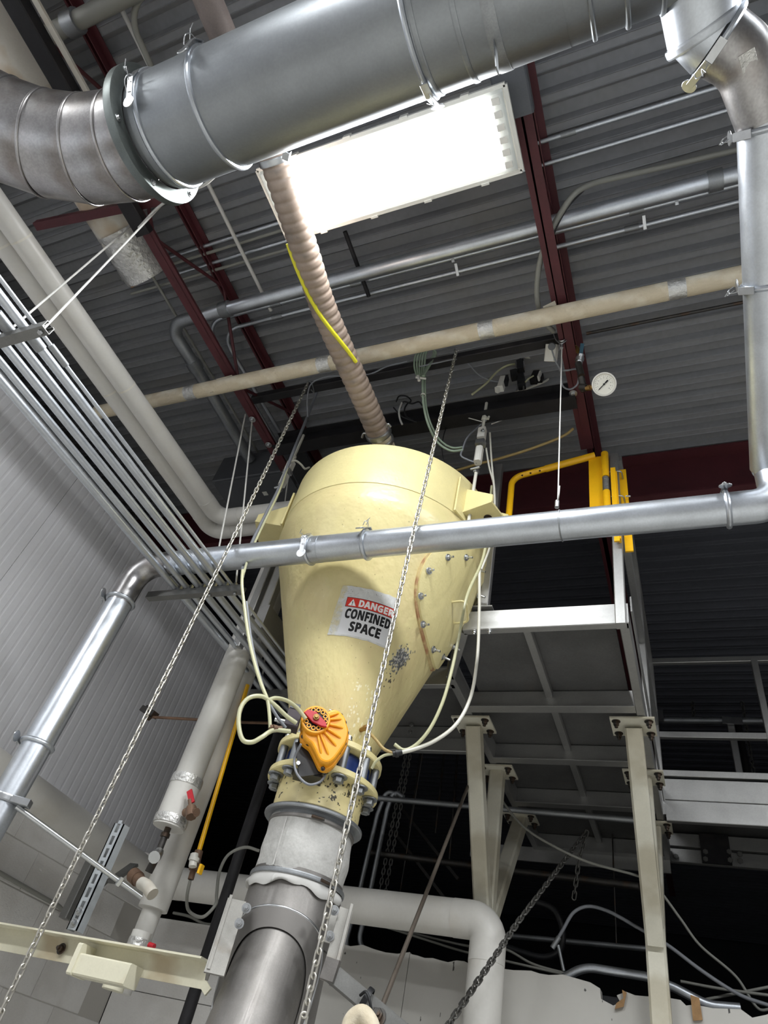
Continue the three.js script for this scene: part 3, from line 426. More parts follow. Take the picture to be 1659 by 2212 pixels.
{
  const s = thing('flexible_sleeve', 'grey-white fabric sleeve clamped between the cream spool and the stainless chute', 'fabric sleeve', [HA[0], 2.3, HA[1]]);
  part(s, 'collar_plate', lathe([[0.17, 2.648], [0.228, 2.648], [0.232, 2.643], [0.232, 2.634], [0.228, 2.63], [0.17, 2.63]], [HA[0], 0, HA[1]], [0, 1, 0], 64), M.galvDark, 'grey steel collar');
  part(s, 'collar_ring', lathe([[0.17, 2.632], [0.196, 2.632], [0.196, 2.6], [0.17, 2.6]], [HA[0], 0, HA[1]], [0, 1, 0], 64), M.galvDark);
  const g = new THREE.CylinderGeometry(0.2, 0.2, 0.27, 96, 24, true); { const p = g.attributes.position, nz = fbm(91, 5, 3); for (let i = 0; i < p.count; i++) { const y = p.getY(i), a = Math.atan2(p.getX(i), p.getZ(i)), t = (y + 0.135) / 0.27; let r = 0.194 + 0.014 * Math.sin(t * 3.14) * (0.6 + 0.4 * Math.sin(a * 2 + 1)) + (nz(a / 6.2832, t * 0.4) - 0.5) * 0.022; if (t < 0.1) r += 0.008; p.setXYZ(i, Math.sin(a) * r, y, Math.cos(a) * r); } g.computeVertexNormals(); const uv = g.attributes.uv; for (let i = 0; i < uv.count; i++) uv.setXY(i, uv.getX(i) * 1.25, uv.getY(i) * 0.27); g.translate(HA[0], 2.485, HA[1]); }
  part(s, 'fabric', g, M.fabric);
  const hem = []; for (let i = 0; i < 97; i++) { const a = i / 96 * 6.2832; hem.push(a); }
  { const pos = [], idx = []; for (let i = 0; i <= 96; i++) { const a = i / 96 * 6.2832, w = 0.004 * Math.sin(a * 9) + 0.005 * Math.sin(a * 5 + 1), low = 2.325 + 0.012 * Math.sin(a * 4) + 0.006 * Math.sin(a * 11); for (const [r, y] of [[0.205, 2.362], [0.215 + w, (2.362 + low) / 2], [0.212 + w, low], [0.206, low + 0.002]]) pos.push(HA[0] + Math.sin(a) * r, y, HA[1] + Math.cos(a) * r); } for (let i = 0; i < 96; i++) for (let k = 0; k < 3; k++) { const a = i * 4 + k, b = a + 4; idx.push(a, a + 1, b, a + 1, b + 1, b); } const h = new THREE.BufferGeometry(); h.setAttribute('position', new THREE.Float32BufferAttribute(pos, 3)); h.setAttribute('uv', new THREE.Float32BufferAttribute(new Array(pos.length / 3 * 2).fill(0.3), 2)); h.setIndex(idx); h.computeVertexNormals(); part(s, 'hem', h, M.fabric, 'wavy fabric edge below the band'); }
  part(s, 'upper_band', ring([HA[0], 2.605, HA[1]], [0, 1, 0], 0.196, 0.016, 0.006, 64), M.steel);
  part(s, 'lower_band', ring([HA[0], 2.375, HA[1]], [0, 1, 0], 0.206, 0.018, 0.006, 64), M.galvDark);
  for (const [y, d] of [[2.605, 4], [2.375, 33]]) { const a = HB + d * Math.PI / 180, r = 0.214, t = [Math.cos(a), 0, -Math.sin(a)]; part(s, 'band_screw', pipe([HA[0] + Math.sin(a) * r - t[0] * 0.03, y, HA[1] + Math.cos(a) * r - t[2] * 0.03], [HA[0] + Math.sin(a) * r + t[0] * 0.03, y - 0.002, HA[1] + Math.cos(a) * r + t[2] * 0.03], 0.007, 8), M.darkMetal); }
  part(s, 'seam', sweep(Array.from({ length: 12 }, (_, i) => { const t = i / 11; const a = HB - 0.62; return [HA[0] + Math.sin(a) * 0.207, 2.39 + t * 0.2, HA[1] + Math.cos(a) * 0.207]; }), 0.004, 6), M.fabric);
}
// stainless chute
{
  const c = thing('stainless_chute', 'brushed stainless steel chute with an angled branch, under the fabric sleeve', 'chute', [HA[0], 0.6, HA[1]]);
  part(c, 'main_tube', lathe([[0.195, 2.4], [0.2, 2.4], [0.202, 2.155], [0.2, 2.152], [0.202, 2.148], [0.202, 0.6], [0.195, 0.6]], [HA[0], 0, HA[1]], [0, 1, 0], 72), M.steel);
  part(c, 'weld_seam', ring([HA[0], 2.15, HA[1]], [0, 1, 0], 0.2015, 0.005, 0.0012, 72), M.darkMetal);
  // branch leaves towards the room and down
  const bd = V(loc(-0.1, 0, 0)).sub(V(loc(0, 0, 0))).add(new THREE.Vector3(dirN[0] * 0.56, -1.0, dirN[2] * 0.56)).normalize();
  const b0 = loc(-0.0, 2.23, 0.0), far = (k) => [b0[0] + bd.x * k, b0[1] + bd.y * k, b0[2] + bd.z * k];
  part(c, 'branch_tube', pipe(far(0.1), far(1.6), 0.15, 56), M.steel);
  // collar: raised oval saddle around the branch
  { const A = [], B = [], n = 72, ax = V([bd.x, bd.y, bd.z]); const ex = V(dirU).addScaledVector(ax, -V(dirU).dot(ax)).normalize(), ey = ax.clone().cross(ex);
    const onMain = (a, r) => { // line parallel to branch axis hitting the main tube
      const o = V(b0).addScaledVector(ex, Math.cos(a) * r).addScaledVector(ey, Math.sin(a) * r); const px = o.x - HA[0], pz = o.z - HA[1], dx = bd.x, dz = bd.z; const R = 0.2035; const qa = dx * dx + dz * dz, qb = 2 * (px * dx + pz * dz), qc = px * px + pz * pz - R * R; const disc = qb * qb - 4 * qa * qc; if (disc < 0) return null; const t = (-qb + Math.sqrt(disc)) / (2 * qa); return o.addScaledVector(ax, t); };
    const pos = [], idx = []; for (let i = 0; i <= n; i++) { const a = i / n * 6.2832; for (const r of [0.145, 0.151, 0.182]) { const p = onMain(a, r) || onMain(a, 0.15) || V(b0); const d = V([p.x - HA[0], 0, p.z - HA[1]]).normalize().multiplyScalar(r > 0.17 ? 0.012 : 0.014); pos.push(p.x + d.x, p.y, p.z + d.z); } }
    for (let i = 0; i < n; i++) for (let k = 0; k < 2; k++) { const q = i * 3 + k, w = q + 3; idx.push(q, q + 1, w, q + 1, w + 1, w); } const g = new THREE.BufferGeometry(); g.setAttribute('position', new THREE.Float32BufferAttribute(pos, 3)); g.setAttribute('uv', new THREE.Float32BufferAttribute(new Array(pos.length / 3 * 2).fill(0.2), 2)); g.setIndex(idx); g.computeVertexNormals(); part(c, 'branch_saddle', g, M.steel); 
    const rim = []; for (let i = 0; i < n; i++) { const a = i / n * 6.2832, p = onMain(a, 0.182); if (p) { const d = V([p.x - HA[0], 0, p.z - HA[1]]).normalize().multiplyScalar(0.008); rim.push([p.x + d.x, p.y, p.z + d.z]); } } part(c, 'saddle_edge', sweep(rim, 0.006, 8, false, true), M.zinc); }
  // side support brackets
  const br = (u0, v0, u1, v1, s) => { const p = part(c, 'side_bracket', [ext(angleP(0.075 * s, 0.05, 0.006), loc(u0, v0, 0.02), loc(u1, v1, 0.02), dirN)], M.steel); return p; };
  const Lb = part(c, 'side_bracket', [bar([-1.723, 2.228, -2.601], [-1.657, 1.959, -2.501], 0.075, 0.008, dirN), bar([-1.76, 2.227, -2.612], [-1.692, 1.957, -2.514], 0.012, 0.07, dirN)], M.bracket, 'left support bar');
  const Rb = part(c, 'side_bracket', [bar([-1.347, 2.274, -2.77], [-1.341, 2.156, -2.751], 0.07, 0.008, dirN), bar([-1.298, 2.275, -2.727], [-1.267, 2.017, -2.631], 0.055, 0.012, dirN), bar([-1.284, 2.283, -2.733], [-1.253, 2.02, -2.638], 0.012, 0.06, dirN)], M.bracket, 'right support angle');
  for (const [x, b] of [[[-1.62, 2.187, -2.525], Lb], [[-1.617, 2.128, -2.503], Lb], [[-1.321, 2.253, -2.671], Rb], [[-1.309, 2.162, -2.655], Rb]]) part(b, 'bracket_bolt', nutOn(x, dirN, 0.012, 1), M.zinc);
}

// ---------- round ducts ----------
const axisOf = (a, b) => { const d = V(b).sub(V(a)).normalize(); return [d.x, d.y, d.z]; };
function pullRing(t, c, ax, R, side, name = 'pull_ring') {   // lever-locked ring; side points to the lever
  const s = V(side).addScaledVector(V(ax), -V(side).dot(V(ax))).normalize(), w = V(ax).cross(s); const P = (a, r, k) => { const d = s.clone().multiplyScalar(Math.cos(a)).addScaledVector(w, Math.sin(a)); return [c[0] + d.x * r + ax[0] * k, c[1] + d.y * r + ax[1] * k, c[2] + d.z * r + ax[2] * k]; };
  const o = part(t, name, lathe([[R * 0.99, -0.012], [R + 0.009, -0.009], [R + 0.013, -0.003], [R + 0.013, 0.003], [R + 0.009, 0.009], [R * 0.99, 0.012]], c, ax, 56), M.galv);
  const lev = [[-0.32, 0.016], [-0.12, 0.026], [0.1, 0.03], [0.22, 0.034]].map(([a, r]) => P(a * 0.3 / Math.max(R, 0.1), R + r, 0));
  part(o, 'ring_lever', [ext(rect(0.03, 0.005, 0.001), lev[0], lev[1], [s.x, s.y, s.z]), ext(rect(0.026, 0.005, 0.001), lev[1], lev[3], [s.x, s.y, s.z]), disc(lev[3], [s.x, s.y, s.z], 0.026, 0.005, 0.001, 20)], M.zinc);
  part(o, 'ring_wire', [sweep(curve([P(0.1, R + 0.03, -0.01), P(0.0, R + 0.05, 0.0), P(-0.12, R + 0.045, 0.008), P(-0.25, R + 0.02, 0.004)], 14), 0.0022, 6), sweep(curve([P(-0.08, R + 0.03, 0.0), P(-0.16, R + 0.06, 0.012), P(-0.24, R + 0.055, -0.006), P(-0.3, R + 0.075, 0.01)], 14), 0.0018, 6)], M.zinc);
  return o;
}
const DA = [-1.37, 4.55, -0.355], DB = [-0.384, 4.55, -0.346], DR = 0.225, dAx = axisOf(DA, DB), dP = (x) => { const t = (x - DA[0]) / (DB[0] - DA[0]); return lerp(DA, DB, t); };
{
  const d = thing('large_duct', 'large galvanised round duct overhead before the lit lamp, flanged elbow at its left end', 'duct', dP(-1));
  const joints = [-1.78, -1.47, -0.62, -0.1, 0.6, 1.9];
  for (let i = 0; i < joints.length - 1; i++) { const a = dP(joints[i]), b = dP(joints[i + 1]); part(d, 'duct_section', sweep([a, lerp(a, b, 0.02), lerp(a, b, 0.98), b], (t) => DR + (i % 2 ? 0 : 0.0015), 72, false), M.galvBig); }
  const up = [0, 0.75, 0.66];
  for (const [x, s] of [[-1.74, [0, -0.55, 0.83]], [-1.475, [0, -0.12, 1]], [-0.605, [0, -0.5, -0.86]]]) pullRing(d, dP(x), dAx, DR, s);
  for (const x of [-0.58, -0.44]) part(d, 'swage_bead', ring(dP(x), dAx, DR, 0.02, 0.006, 72), M.galvBig);
  for (const x of [-0.02, 0.09, 0.2]) part(d, 'swage_bead', ring(dP(x), dAx, DR, 0.016, 0.011, 72), M.galvBig);
  part(d, 'hanger_strap', [ring(dP(-0.33), dAx, DR + 0.002, 0.045, 0.003, 72), bar(lerp(dP(-0.33), [dP(-0.33)[0], 4.2, dP(-0.33)[2] - 0.16], 0.62), [dP(-0.33)[0], 4.24, dP(-0.33)[2] - 0.16], 0.04, 0.004, dAx)], M.galvDark, 'grey strap with a hook');
  // mitred elbow turning towards the viewer's left
  const e0 = dP(-1.86), fl = dP(-1.83); 
  part(d, 'flange_ring', lathe([[DR * 0.98, -0.022], [DR + 0.052, -0.022], [DR + 0.054, -0.018], [DR + 0.054, 0.018], [DR + 0.05, 0.02], [DR * 0.98, 0.022]], fl, dAx, 72), M.flange, 'wide bolted flange');
  part(d, 'coupling', sweep([dP(-1.81), dP(-1.72)], DR - 0.012, 64), M.galvBig);
  { const n = 6; for (let k = 0; k < n; k++) { const a = k / n * 6.2832 + 0.5, u = new THREE.Vector3(0, 1, 0), w = V(dAx).cross(u).normalize(); const q = u.multiplyScalar(Math.cos(a)).addScaledVector(w, Math.sin(a)); part(d, 'flange_bolt', [disc([fl[0] + dAx[0] * 0.022 + q.x * (DR + 0.03), fl[1] + q.y * (DR + 0.03), fl[2] + q.z * (DR + 0.03)], dAx, 0.014, 0.004), hex([fl[0] + dAx[0] * 0.026 + q.x * (DR + 0.03), fl[1] + q.y * (DR + 0.03), fl[2] + q.z * (DR + 0.03)], dAx, 0.009, 0.01)], M.zinc); } }
  { const R = 0.95, c = [e0[0] - 0.03, e0[1], e0[2] + R], g = [e0]; for (const t of [0.1, 0.3, 0.52, 0.72]) g.push([c[0] - Math.sin(t) * R, c[1] - t * 0.01, c[2] - Math.cos(t) * R]); { const q = g[g.length - 1]; g.push([q[0] - 0.42, q[1], q[2] + 0.4]); }
    for (let i = 0; i < g.length - 1; i++) { part(d, 'elbow_gore', sweep([lerp(g[i], g[i + 1], -0.03), g[i + 1]], DR - 0.003, 64, false), M.elbow); if (i) { const tb = axisOf(g[i - 1], g[i]), tc = axisOf(g[i], g[i + 1]); part(d, 'elbow_seam', ring(g[i], [tb[0] + tc[0], tb[1] + tc[1], tb[2] + tc[2]], DR - 0.003, 0.012, 0.006, 64), M.elbow); } } }
  part(d, 'ground_strap', bar([fl[0] - 0.01, fl[1] + 0.2, fl[2] + 0.145], [fl[0] + 0.12, fl[1] + 0.165, fl[2] + 0.165], 0.028, 0.004, [0, 0.8, 0.6]), M.copper, 'copper bonding strap');
}
{
  // branch and riser at the right
  const d = thing('riser_duct', 'galvanised duct dropping at the right edge from the large duct to the level duct run', 'duct', [0.45, 3.8, -1.5]);
  const t0 = dP(0.3), e1 = [0.323, 4.5, -0.652], c1 = [0.447, 4.47, -0.768], b1 = [0.493, 4.42, -0.964], b2 = [0.477, 4.003, -2.22];
  part(d, 'branch_cone', sweep([t0, e1, lerp(e1, c1, 0.25)], (t) => 0.135 - 0.02 * t, 48), M.galv);
  part(d, 'branch_clamp', ring(e1, axisOf(t0, c1), 0.118, 0.03, 0.01, 48), M.galv);
  pullRing(d, lerp(e1, c1, 0.35), axisOf(e1, c1), 0.112, [-0.8, -0.5, 0.1]);
  part(d, 'upper_elbow', sweep(bend([lerp(e1, c1, 0.3), c1, b1], 0.2), (t) => 0.11 - 0.022 * t, 40), M.elbow);
  const seg = [b1, lerp(b1, b2, 0.42), b2];
  part(d, 'duct_section', pipe(seg[0], seg[1], 0.085, 44), M.galv); part(d, 'duct_section', pipe(seg[1], seg[2], 0.0845, 44), M.galv);
  const ax = axisOf(b1, b2);
  pullRing(d, lerp(b1, b2, 0.02), ax, 0.085, [-0.9, -0.2, -0.4]); pullRing(d, lerp(b1, b2, 0.42), ax, 0.085, [-1, 0, 0]);
  part(d, 'sticker', ext(rect(0.05, 0.002, 0.0005), [0.431, 4.37, -0.72], [0.445, 4.37, -0.775], [0, -1, 0.4]), M.tape, 'small printed label');
}
const HZ = -2.24, H0 = [-2.209, 3.825, -2.24], H1 = [0.113, 3.776, -2.24], hY = (H0[1] + H1[1]) / 2;
{
  const d = thing('level_duct', 'galvanised small duct running level in front of the hopper', 'duct', [-1, hY, HZ]);
  const cx0 = [-1.7, 3.764, -2.17][0], dx0 = [-1.374, 3.756, -2.17][0]; const hx = (x) => [x, hY, HZ];
  const bx = [0.477, 4.003, -2.22][0]; const J = [-2.6, cx0, dx0, bx - 0.18]; for (let i = 0; i < 3; i++) part(d, 'duct_section', pipe(hx(J[i]), hx(J[i + 1]), 0.0705 + (i === 1 ? 0.0008 : 0), 44), M.galv);
  const b2 = [0.477, 4.003, -2.22];
  part(d, 'end_elbow', sweep(bend([hx(b2[0] - 0.2), [b2[0] - 0.005, hY, HZ], [b2[0], b2[1] + 0.02, b2[2]]], 0.15), 0.0715, 44), M.galv);
  pullRing(d, hx(b2[0] - 0.2), [1, 0, 0], 0.0705, [0, 0.9, 0.45]); part(d, 'elbow_ring', ring(b2, [0.05, 0.9, 0.1], 0.0715, 0.02, 0.008), M.galv);
  const cx = [-1.7, 3.764, -2.17][0], dx = [-1.374, 3.756, -2.17][0], wx = [-0.404, 3.734, -2.17][0];
  pullRing(d, hx(cx), [1, 0, 0], 0.0705, [0, -0.2, 1]); pullRing(d, hx(dx), [1, 0, 0], 0.0705, [0, 0.75, 0.66]);
  part(d, 'paper_label', lathe([[0.07155, -0.025], [0.0727, -0.025], [0.0727, 0.025], [0.07155, 0.025]].map((p) => p), hx(cx + 0.04), [1, 0, 0], 48), M.galv);
  part(d, 'hanger_loop', ring(hx(wx), [1, 0, 0], 0.07055, 0.006, 0.004), M.galvDark, 'wire loop of the hanger');
  const vx = -2.838;
  part(d, 'left_elbow', sweep(bend([hx(-2.57), [vx, hY, HZ], [vx, hY - 0.28, HZ]], 0.16), 0.0715, 44), M.elbow);
}
{
  const vx = -2.838, d = thing('drop_duct', 'galvanised small duct dropping down the left side from the elbow', 'duct', [vx, 2.2, HZ]);
  const y0 = hY - 0.26, j = [-2.838, 2.681, -2.22][1];
  part(d, 'duct_section', pipe([vx, y0, HZ], [vx, j, HZ], 0.0705, 44), M.galv); part(d, 'duct_section', pipe([vx, j, HZ], [vx, 0.9, HZ], 0.07, 44), M.galv);
  pullRing(d, [vx, y0, HZ], [0, 1, 0], 0.072, [-0.9, 0, 0.3]); pullRing(d, [vx, j, HZ], [0, 1, 0], 0.0705, [-0.9, 0, 0.3]);
}
// ---------- conveying hose and pipe ----------
{
  const t = thing('transfer_hose', 'brown ribbed hose with a yellow stripe, running under the lit lamp to the hopper top', 'hose', [-1.55, 4.9, -1.5]);
  const Y = 4.9, a = [-1.508, 4.9, -0.648], pts = [a, [-1.517, 4.88, -0.826], [-1.545, 4.88, -1.109], [-1.589, 4.9, -1.434], [-1.591, 4.9, -1.737], [-1.588, 4.9, -2.073], [-1.591, 4.9, -2.35]];
  const c = curve(pts, 520), n = c.length; const rr = 0.073;
  { const hg = sweep(c, (f, l) => rr + 0.002 - 0.0048 * Math.pow(Math.abs(Math.cos(l * Math.PI / 0.05)), 5), 32); hg.computeVertexNormals(); part(t, 'hose', hg, M.hose); }
  const st = []; for (let i = 0; i < n; i++) { const f = i / n; const k = -1.25 + (f - 0.3) / 0.4 * 2.4; const tg = axisOf(c[Math.max(0, i - 1)], c[Math.min(n - 1, i + 1)]); const u = new THREE.Vector3(0, -1, 0), w = V(tg).cross(u).normalize(); u.copy(w).cross(V(tg)); const q = u.multiplyScalar(Math.cos(k)).addScaledVector(w, -Math.sin(k)); if (f > 0.3 && f < 0.7) st.push([c[i][0] + q.x * rr, c[i][1] + q.y * rr, c[i][2] + q.z * rr]); }
  part(t, 'yellow_stripe', sweep(st, (f) => 0.012, 8), M.hoseYellow, 'printed yellow stripe');
  const ax0 = axisOf(pts[0], pts[1]), axE = axisOf(pts[5], pts[6]);
  part(t, 'hose_clamp', [ring(lerp(pts[0], pts[1], 0.12), ax0, 0.075, 0.03, 0.006), bar([-1.425, 4.83, -0.643], [-1.4, 4.83, -0.663], 0.04, 0.03)], M.zinc);
  part(t, 'end_coupling', [ring(pts[6], axE, 0.073, 0.04, 0.014), ring(lerp(pts[6], pts[5], -0.25), axE, 0.07, 0.03, 0.012)], M.zinc, 'cam-lock coupling with two ears');
  for (const q of [[[-1.53, 4.89, -2.319], [-1.499, 4.89, -2.288], [-1.489, 4.89, -2.312]], [[-1.654, 4.89, -2.341], [-1.682, 4.89, -2.328], [-1.707, 4.89, -2.358]]]) part(t, 'coupling_ear', sweep(curve(q, 8), 0.008, 8), M.zinc);
  const e = pts[6]; part(t, 'inlet_stub', sweep(bend([e, [e[0] - 0.0, e[1], e[2] - 0.24], [e[0], 4.58, e[2] - 0.26]], 0.12), (f) => 0.066 + 0.01 * f, 28), M.creamPipe, 'cream inlet stub');
  const p = thing('transfer_pipe', 'grey conveying pipe passing above the large duct towards the lamp', 'pipe', [-1.4, 4.9, 0]);
  part(p, 'pipe', sweep([[a[0] + 0.02, Y, 2.5], a], 0.062, 28), M.ductPipe); part(p, 'pipe_end', ring(lerp(a, [a[0] + 0.02, Y, 2.5], 0.012), [0, 0, 1], 0.06, 0.05, 0.008), M.zinc);
}
// ---------- white insulated pipes ----------
{
  const mk = (x, z, lab, vy, zv, r) => { const o = thing('insulated_pipe', lab, 'pipe', [x, 4.8, -1]); const E = [x, 4.8, z]; o.userData.r = undefined; delete o.userData.r; return [o, E]; };
  // pair along the ceiling: run, elbow, turn, drop
  const Y = 4.8, rows = [[[-3.111, 4.8, -1.461], -3.02, [-2.547, 4.233, -3.11], 'white insulated pipe of the ceiling pair, nearer the hopper, turning down behind the hopper', 0.064], [[-3.298, 4.8, -1.42], -3.02, [-2.589, 4.03, -3.049], 'white insulated pipe of the ceiling pair, nearer the left wall, turning down behind the first', 0.064]];
  rows.forEach(([q, z, dn, lab, r], i) => {
    const x = i ? -3.19 : -3.062, zc = i ? -2.95 : -2.82, dx = i ? -2.1 : -2.05, o = thing('insulated_pipe', lab, 'pipe', [x, Y, -0.5]);
    part(o, 'pipe_run', pipe([x, Y, 2.5], [x, Y, zc + 0.17], r, 32), M.white);
    part(o, 'elbow', sweep(bend([[x, Y, zc + 0.2], [x, Y, zc], [x + 0.2, Y, zc]], 0.14), r + 0.002, 32), M.white);
    part(o, 'cross_run', pipe([x + 0.17, Y, zc], [dx - 0.15, Y, zc], r, 32), M.white);
    for (const s of [0.4, -0.6, -1.6]) part(o, 'jacket_seam', ring([x, Y, s], [0, 0, 1], r, 0.012, 0.0012), M.whiteOld);
  });
}
{
  // upright pair behind the hopper: the front one stops at a taped end with fittings, the rear one steps down
  const zb = -3.27, qb = [-2.655, 2.585, -3.27], xb = qb[0];
  const b = thing('upright_pipe', 'white insulated upright pipe behind the taped one, stepping down to a thinner foil-banded end', 'pipe', [xb, 2, zb]);
  const st = [-2.641, 2.298, -3.25][1], tp = [-2.641, 2.124, -3.25][1];
  part(b, 'jacket', pipe([xb, 4.75, zb], [xb, st, zb], 0.078, 32), M.white); part(b, 'lower_jacket', pipe([xb, st + 0.02, zb], [xb, 1.93, zb], 0.052, 32), M.white);
  part(b, 'foil_tape', ring([xb, tp, zb], [0, 1, 0], 0.052, 0.09, 0.002), M.tape, 'silver foil tape');
  const c = thing('upright_pipe', 'white insulated upright pipe ending in foil tape, black fittings and a red-handled drain valve', 'pipe', [-2.557, 2.804, -3.05]);
  const p0 = [-2.553, 2.868, -3.02], p1 = [-2.528, 2.625, -3.02], q = [-2.515, 2.483, -3.02], q2 = [-2.515, 2.405, -3.02], xx = p0[0];
  part(c, 'jacket', pipe([xx, 4.72, p0[2]], [xx, p1[1] + 0.02, p0[2]], 0.078, 28), M.white);
  part(c, 'end_sleeve', pipe([xx, p0[1] + 0.03, p0[2]], [xx, p1[1] - 0.002, p0[2]], 0.084, 28), M.white); part(c, 'foil_tape', [ring([xx, p0[1], p0[2]], [0, 1, 0], 0.083, 0.05, 0.005), ring([xx, p1[1] + 0.03, p0[2]], [0, 1, 0], 0.083, 0.045, 0.007)], M.tape, 'silver foil tape');
  part(c, 'stem', [pipe([xx, p1[1] + 0.01, p0[2]], [xx, q[1], p0[2]], 0.017, 12), pipe([xx, p1[1] - 0.03, p0[2]], [xx, p1[1] - 0.05, p0[2]], 0.024, 8), pipe([xx, q[1] + 0.02, p0[2]], [xx, q[1] - 0.01, p0[2]], 0.026, 8), pipe([xx, q[1], p0[2]], [xx - 0.02, q2[1], p0[2] - 0.01], 0.02, 10)], M.darkMetal, 'black threaded fittings');
  part(c, 'small_valve', [pipe([-2.532, 2.501, -3], [-2.521, 2.468, -2.98], 0.022, 12), pipe([-2.523, 2.472, -2.98], [-2.507, 2.454, -2.95], 0.03, 12)], M.zinc);
  const v = part(c, 'drain_valve', [pipe([-2.451, 2.693, -2.98], [-2.355, 2.686, -2.95], 0.022, 10), pipe([-2.408, 2.711, -2.96], [-2.378, 2.661, -2.95], 0.028, 8), pipe([-2.428, 2.747, -2.95], [-2.397, 2.7, -2.95], 0.012, 8)], M.brown, 'brown ball valve');
  part(v, 'valve_handle', bar([-2.406, 2.731, -2.95], [-2.454, 2.795, -2.95], 0.03, 0.01, [0, 0, 1]), M.redPlastic, 'red handle');
}
{
  // pipe rounding the corner of the walls
  const o = thing('corner_pipe', 'long white insulated pipe low along both walls, elbow turning down at its right end', 'pipe', [-2, 2.6, -4.55]);
  const y = 2.745, x = -3.72, z = -4.5, xe = -1.19;
  const A = [-3.72, 2.786, -2.954], B = [-3.72, 2.768, -4.373];
  part(o, 'left_run', pipe([x, A[1] + (A[1] - B[1]) * 1.5, A[2] + (A[2] - B[2]) * 1.5], [x, y, z + 0.2], 0.105, 32), M.white);
  part(o, 'corner_elbow', sweep(bend([[x, y + 0.01, z + 0.24], [x, y, z], [x + 0.24, y, z]], 0.18), 0.107, 32), M.white);
  part(o, 'back_run', pipe([x + 0.2, y, z], [xe - 0.2, y, z], 0.105, 36), M.white);
  part(o, 'drop_elbow', sweep(bend([[xe - 0.22, y, z], [xe, y, z], [xe, y - 0.22, z]], 0.17), 0.107, 36), M.white);
  part(o, 'drop', pipe([xe, y - 0.2, z], [xe, 0.3, z], 0.105, 36), M.white);
}
// ---------- big wrapped pipe at upper left ----------
{
  const o = thing('wrapped_pipe', 'fat off-white wrapped pipe with crumpled foil at its rusty end, upper left', 'pipe', [-2.9, 5.52, 0]);
  const a = [-2.93, 5.52, 2.5], b = [-2.983, 5.5, -1.211], m = [-3.005, 5.52, -1.082], r = 0.15;
  part(o, 'jacket', pipe([m[0], 5.52, 2.5], m, r, 36), M.whiteOld);
  { const nz = fbm(95, 6, 4), st = lerp(m, [m[0], 5.52, 2.5], 0.06), n = 26, ps = []; for (let i = 0; i <= n; i++) ps.push(lerp(st, b, i / n * 0.95)); const g = sweep(ps, r + 0.004, 64, false), q = g.attributes.position; for (let i = 0; i < q.count; i++) { const ring_ = Math.floor(i / 65), a = (i % 65) / 64, p = ps[ring_], f = 1 + (nz(a * 2, ring_ / n) - 0.5) * 0.16; q.setXYZ(i, p[0] + (q.getX(i) - p[0]) * f, p[1] + (q.getY(i) - p[1]) * f, p[2] + (q.getZ(i) - p[2]) * f); } g.computeVertexNormals(); part(o, 'foil_wrap', g, M.tape, 'crumpled silver foil'); }
  part(o, 'rusty_cap', pipe(lerp(m, b, 0.9), b, r - 0.012, 32), M.board, 'rust brown end ring');
  const k = thing('black_beam', 'black scuffed flat beam beside the fat wrapped pipe, upper left', 'steel beam', [-2.545, 5.1, 0]);
  part(k, 'beam', bar([-2.545, 5.15, 2.5], [-2.545, 5.15, -0.42], 0.1, 0.08), M.black);
  const w = single('trim_strip', bar([-2.455, 5.17, 2.5], [-2.455, 5.17, -0.45], 0.03, 0.02), M.whiteOld, 'narrow off-white strip along the black flat beam, upper left', 'strip');
}
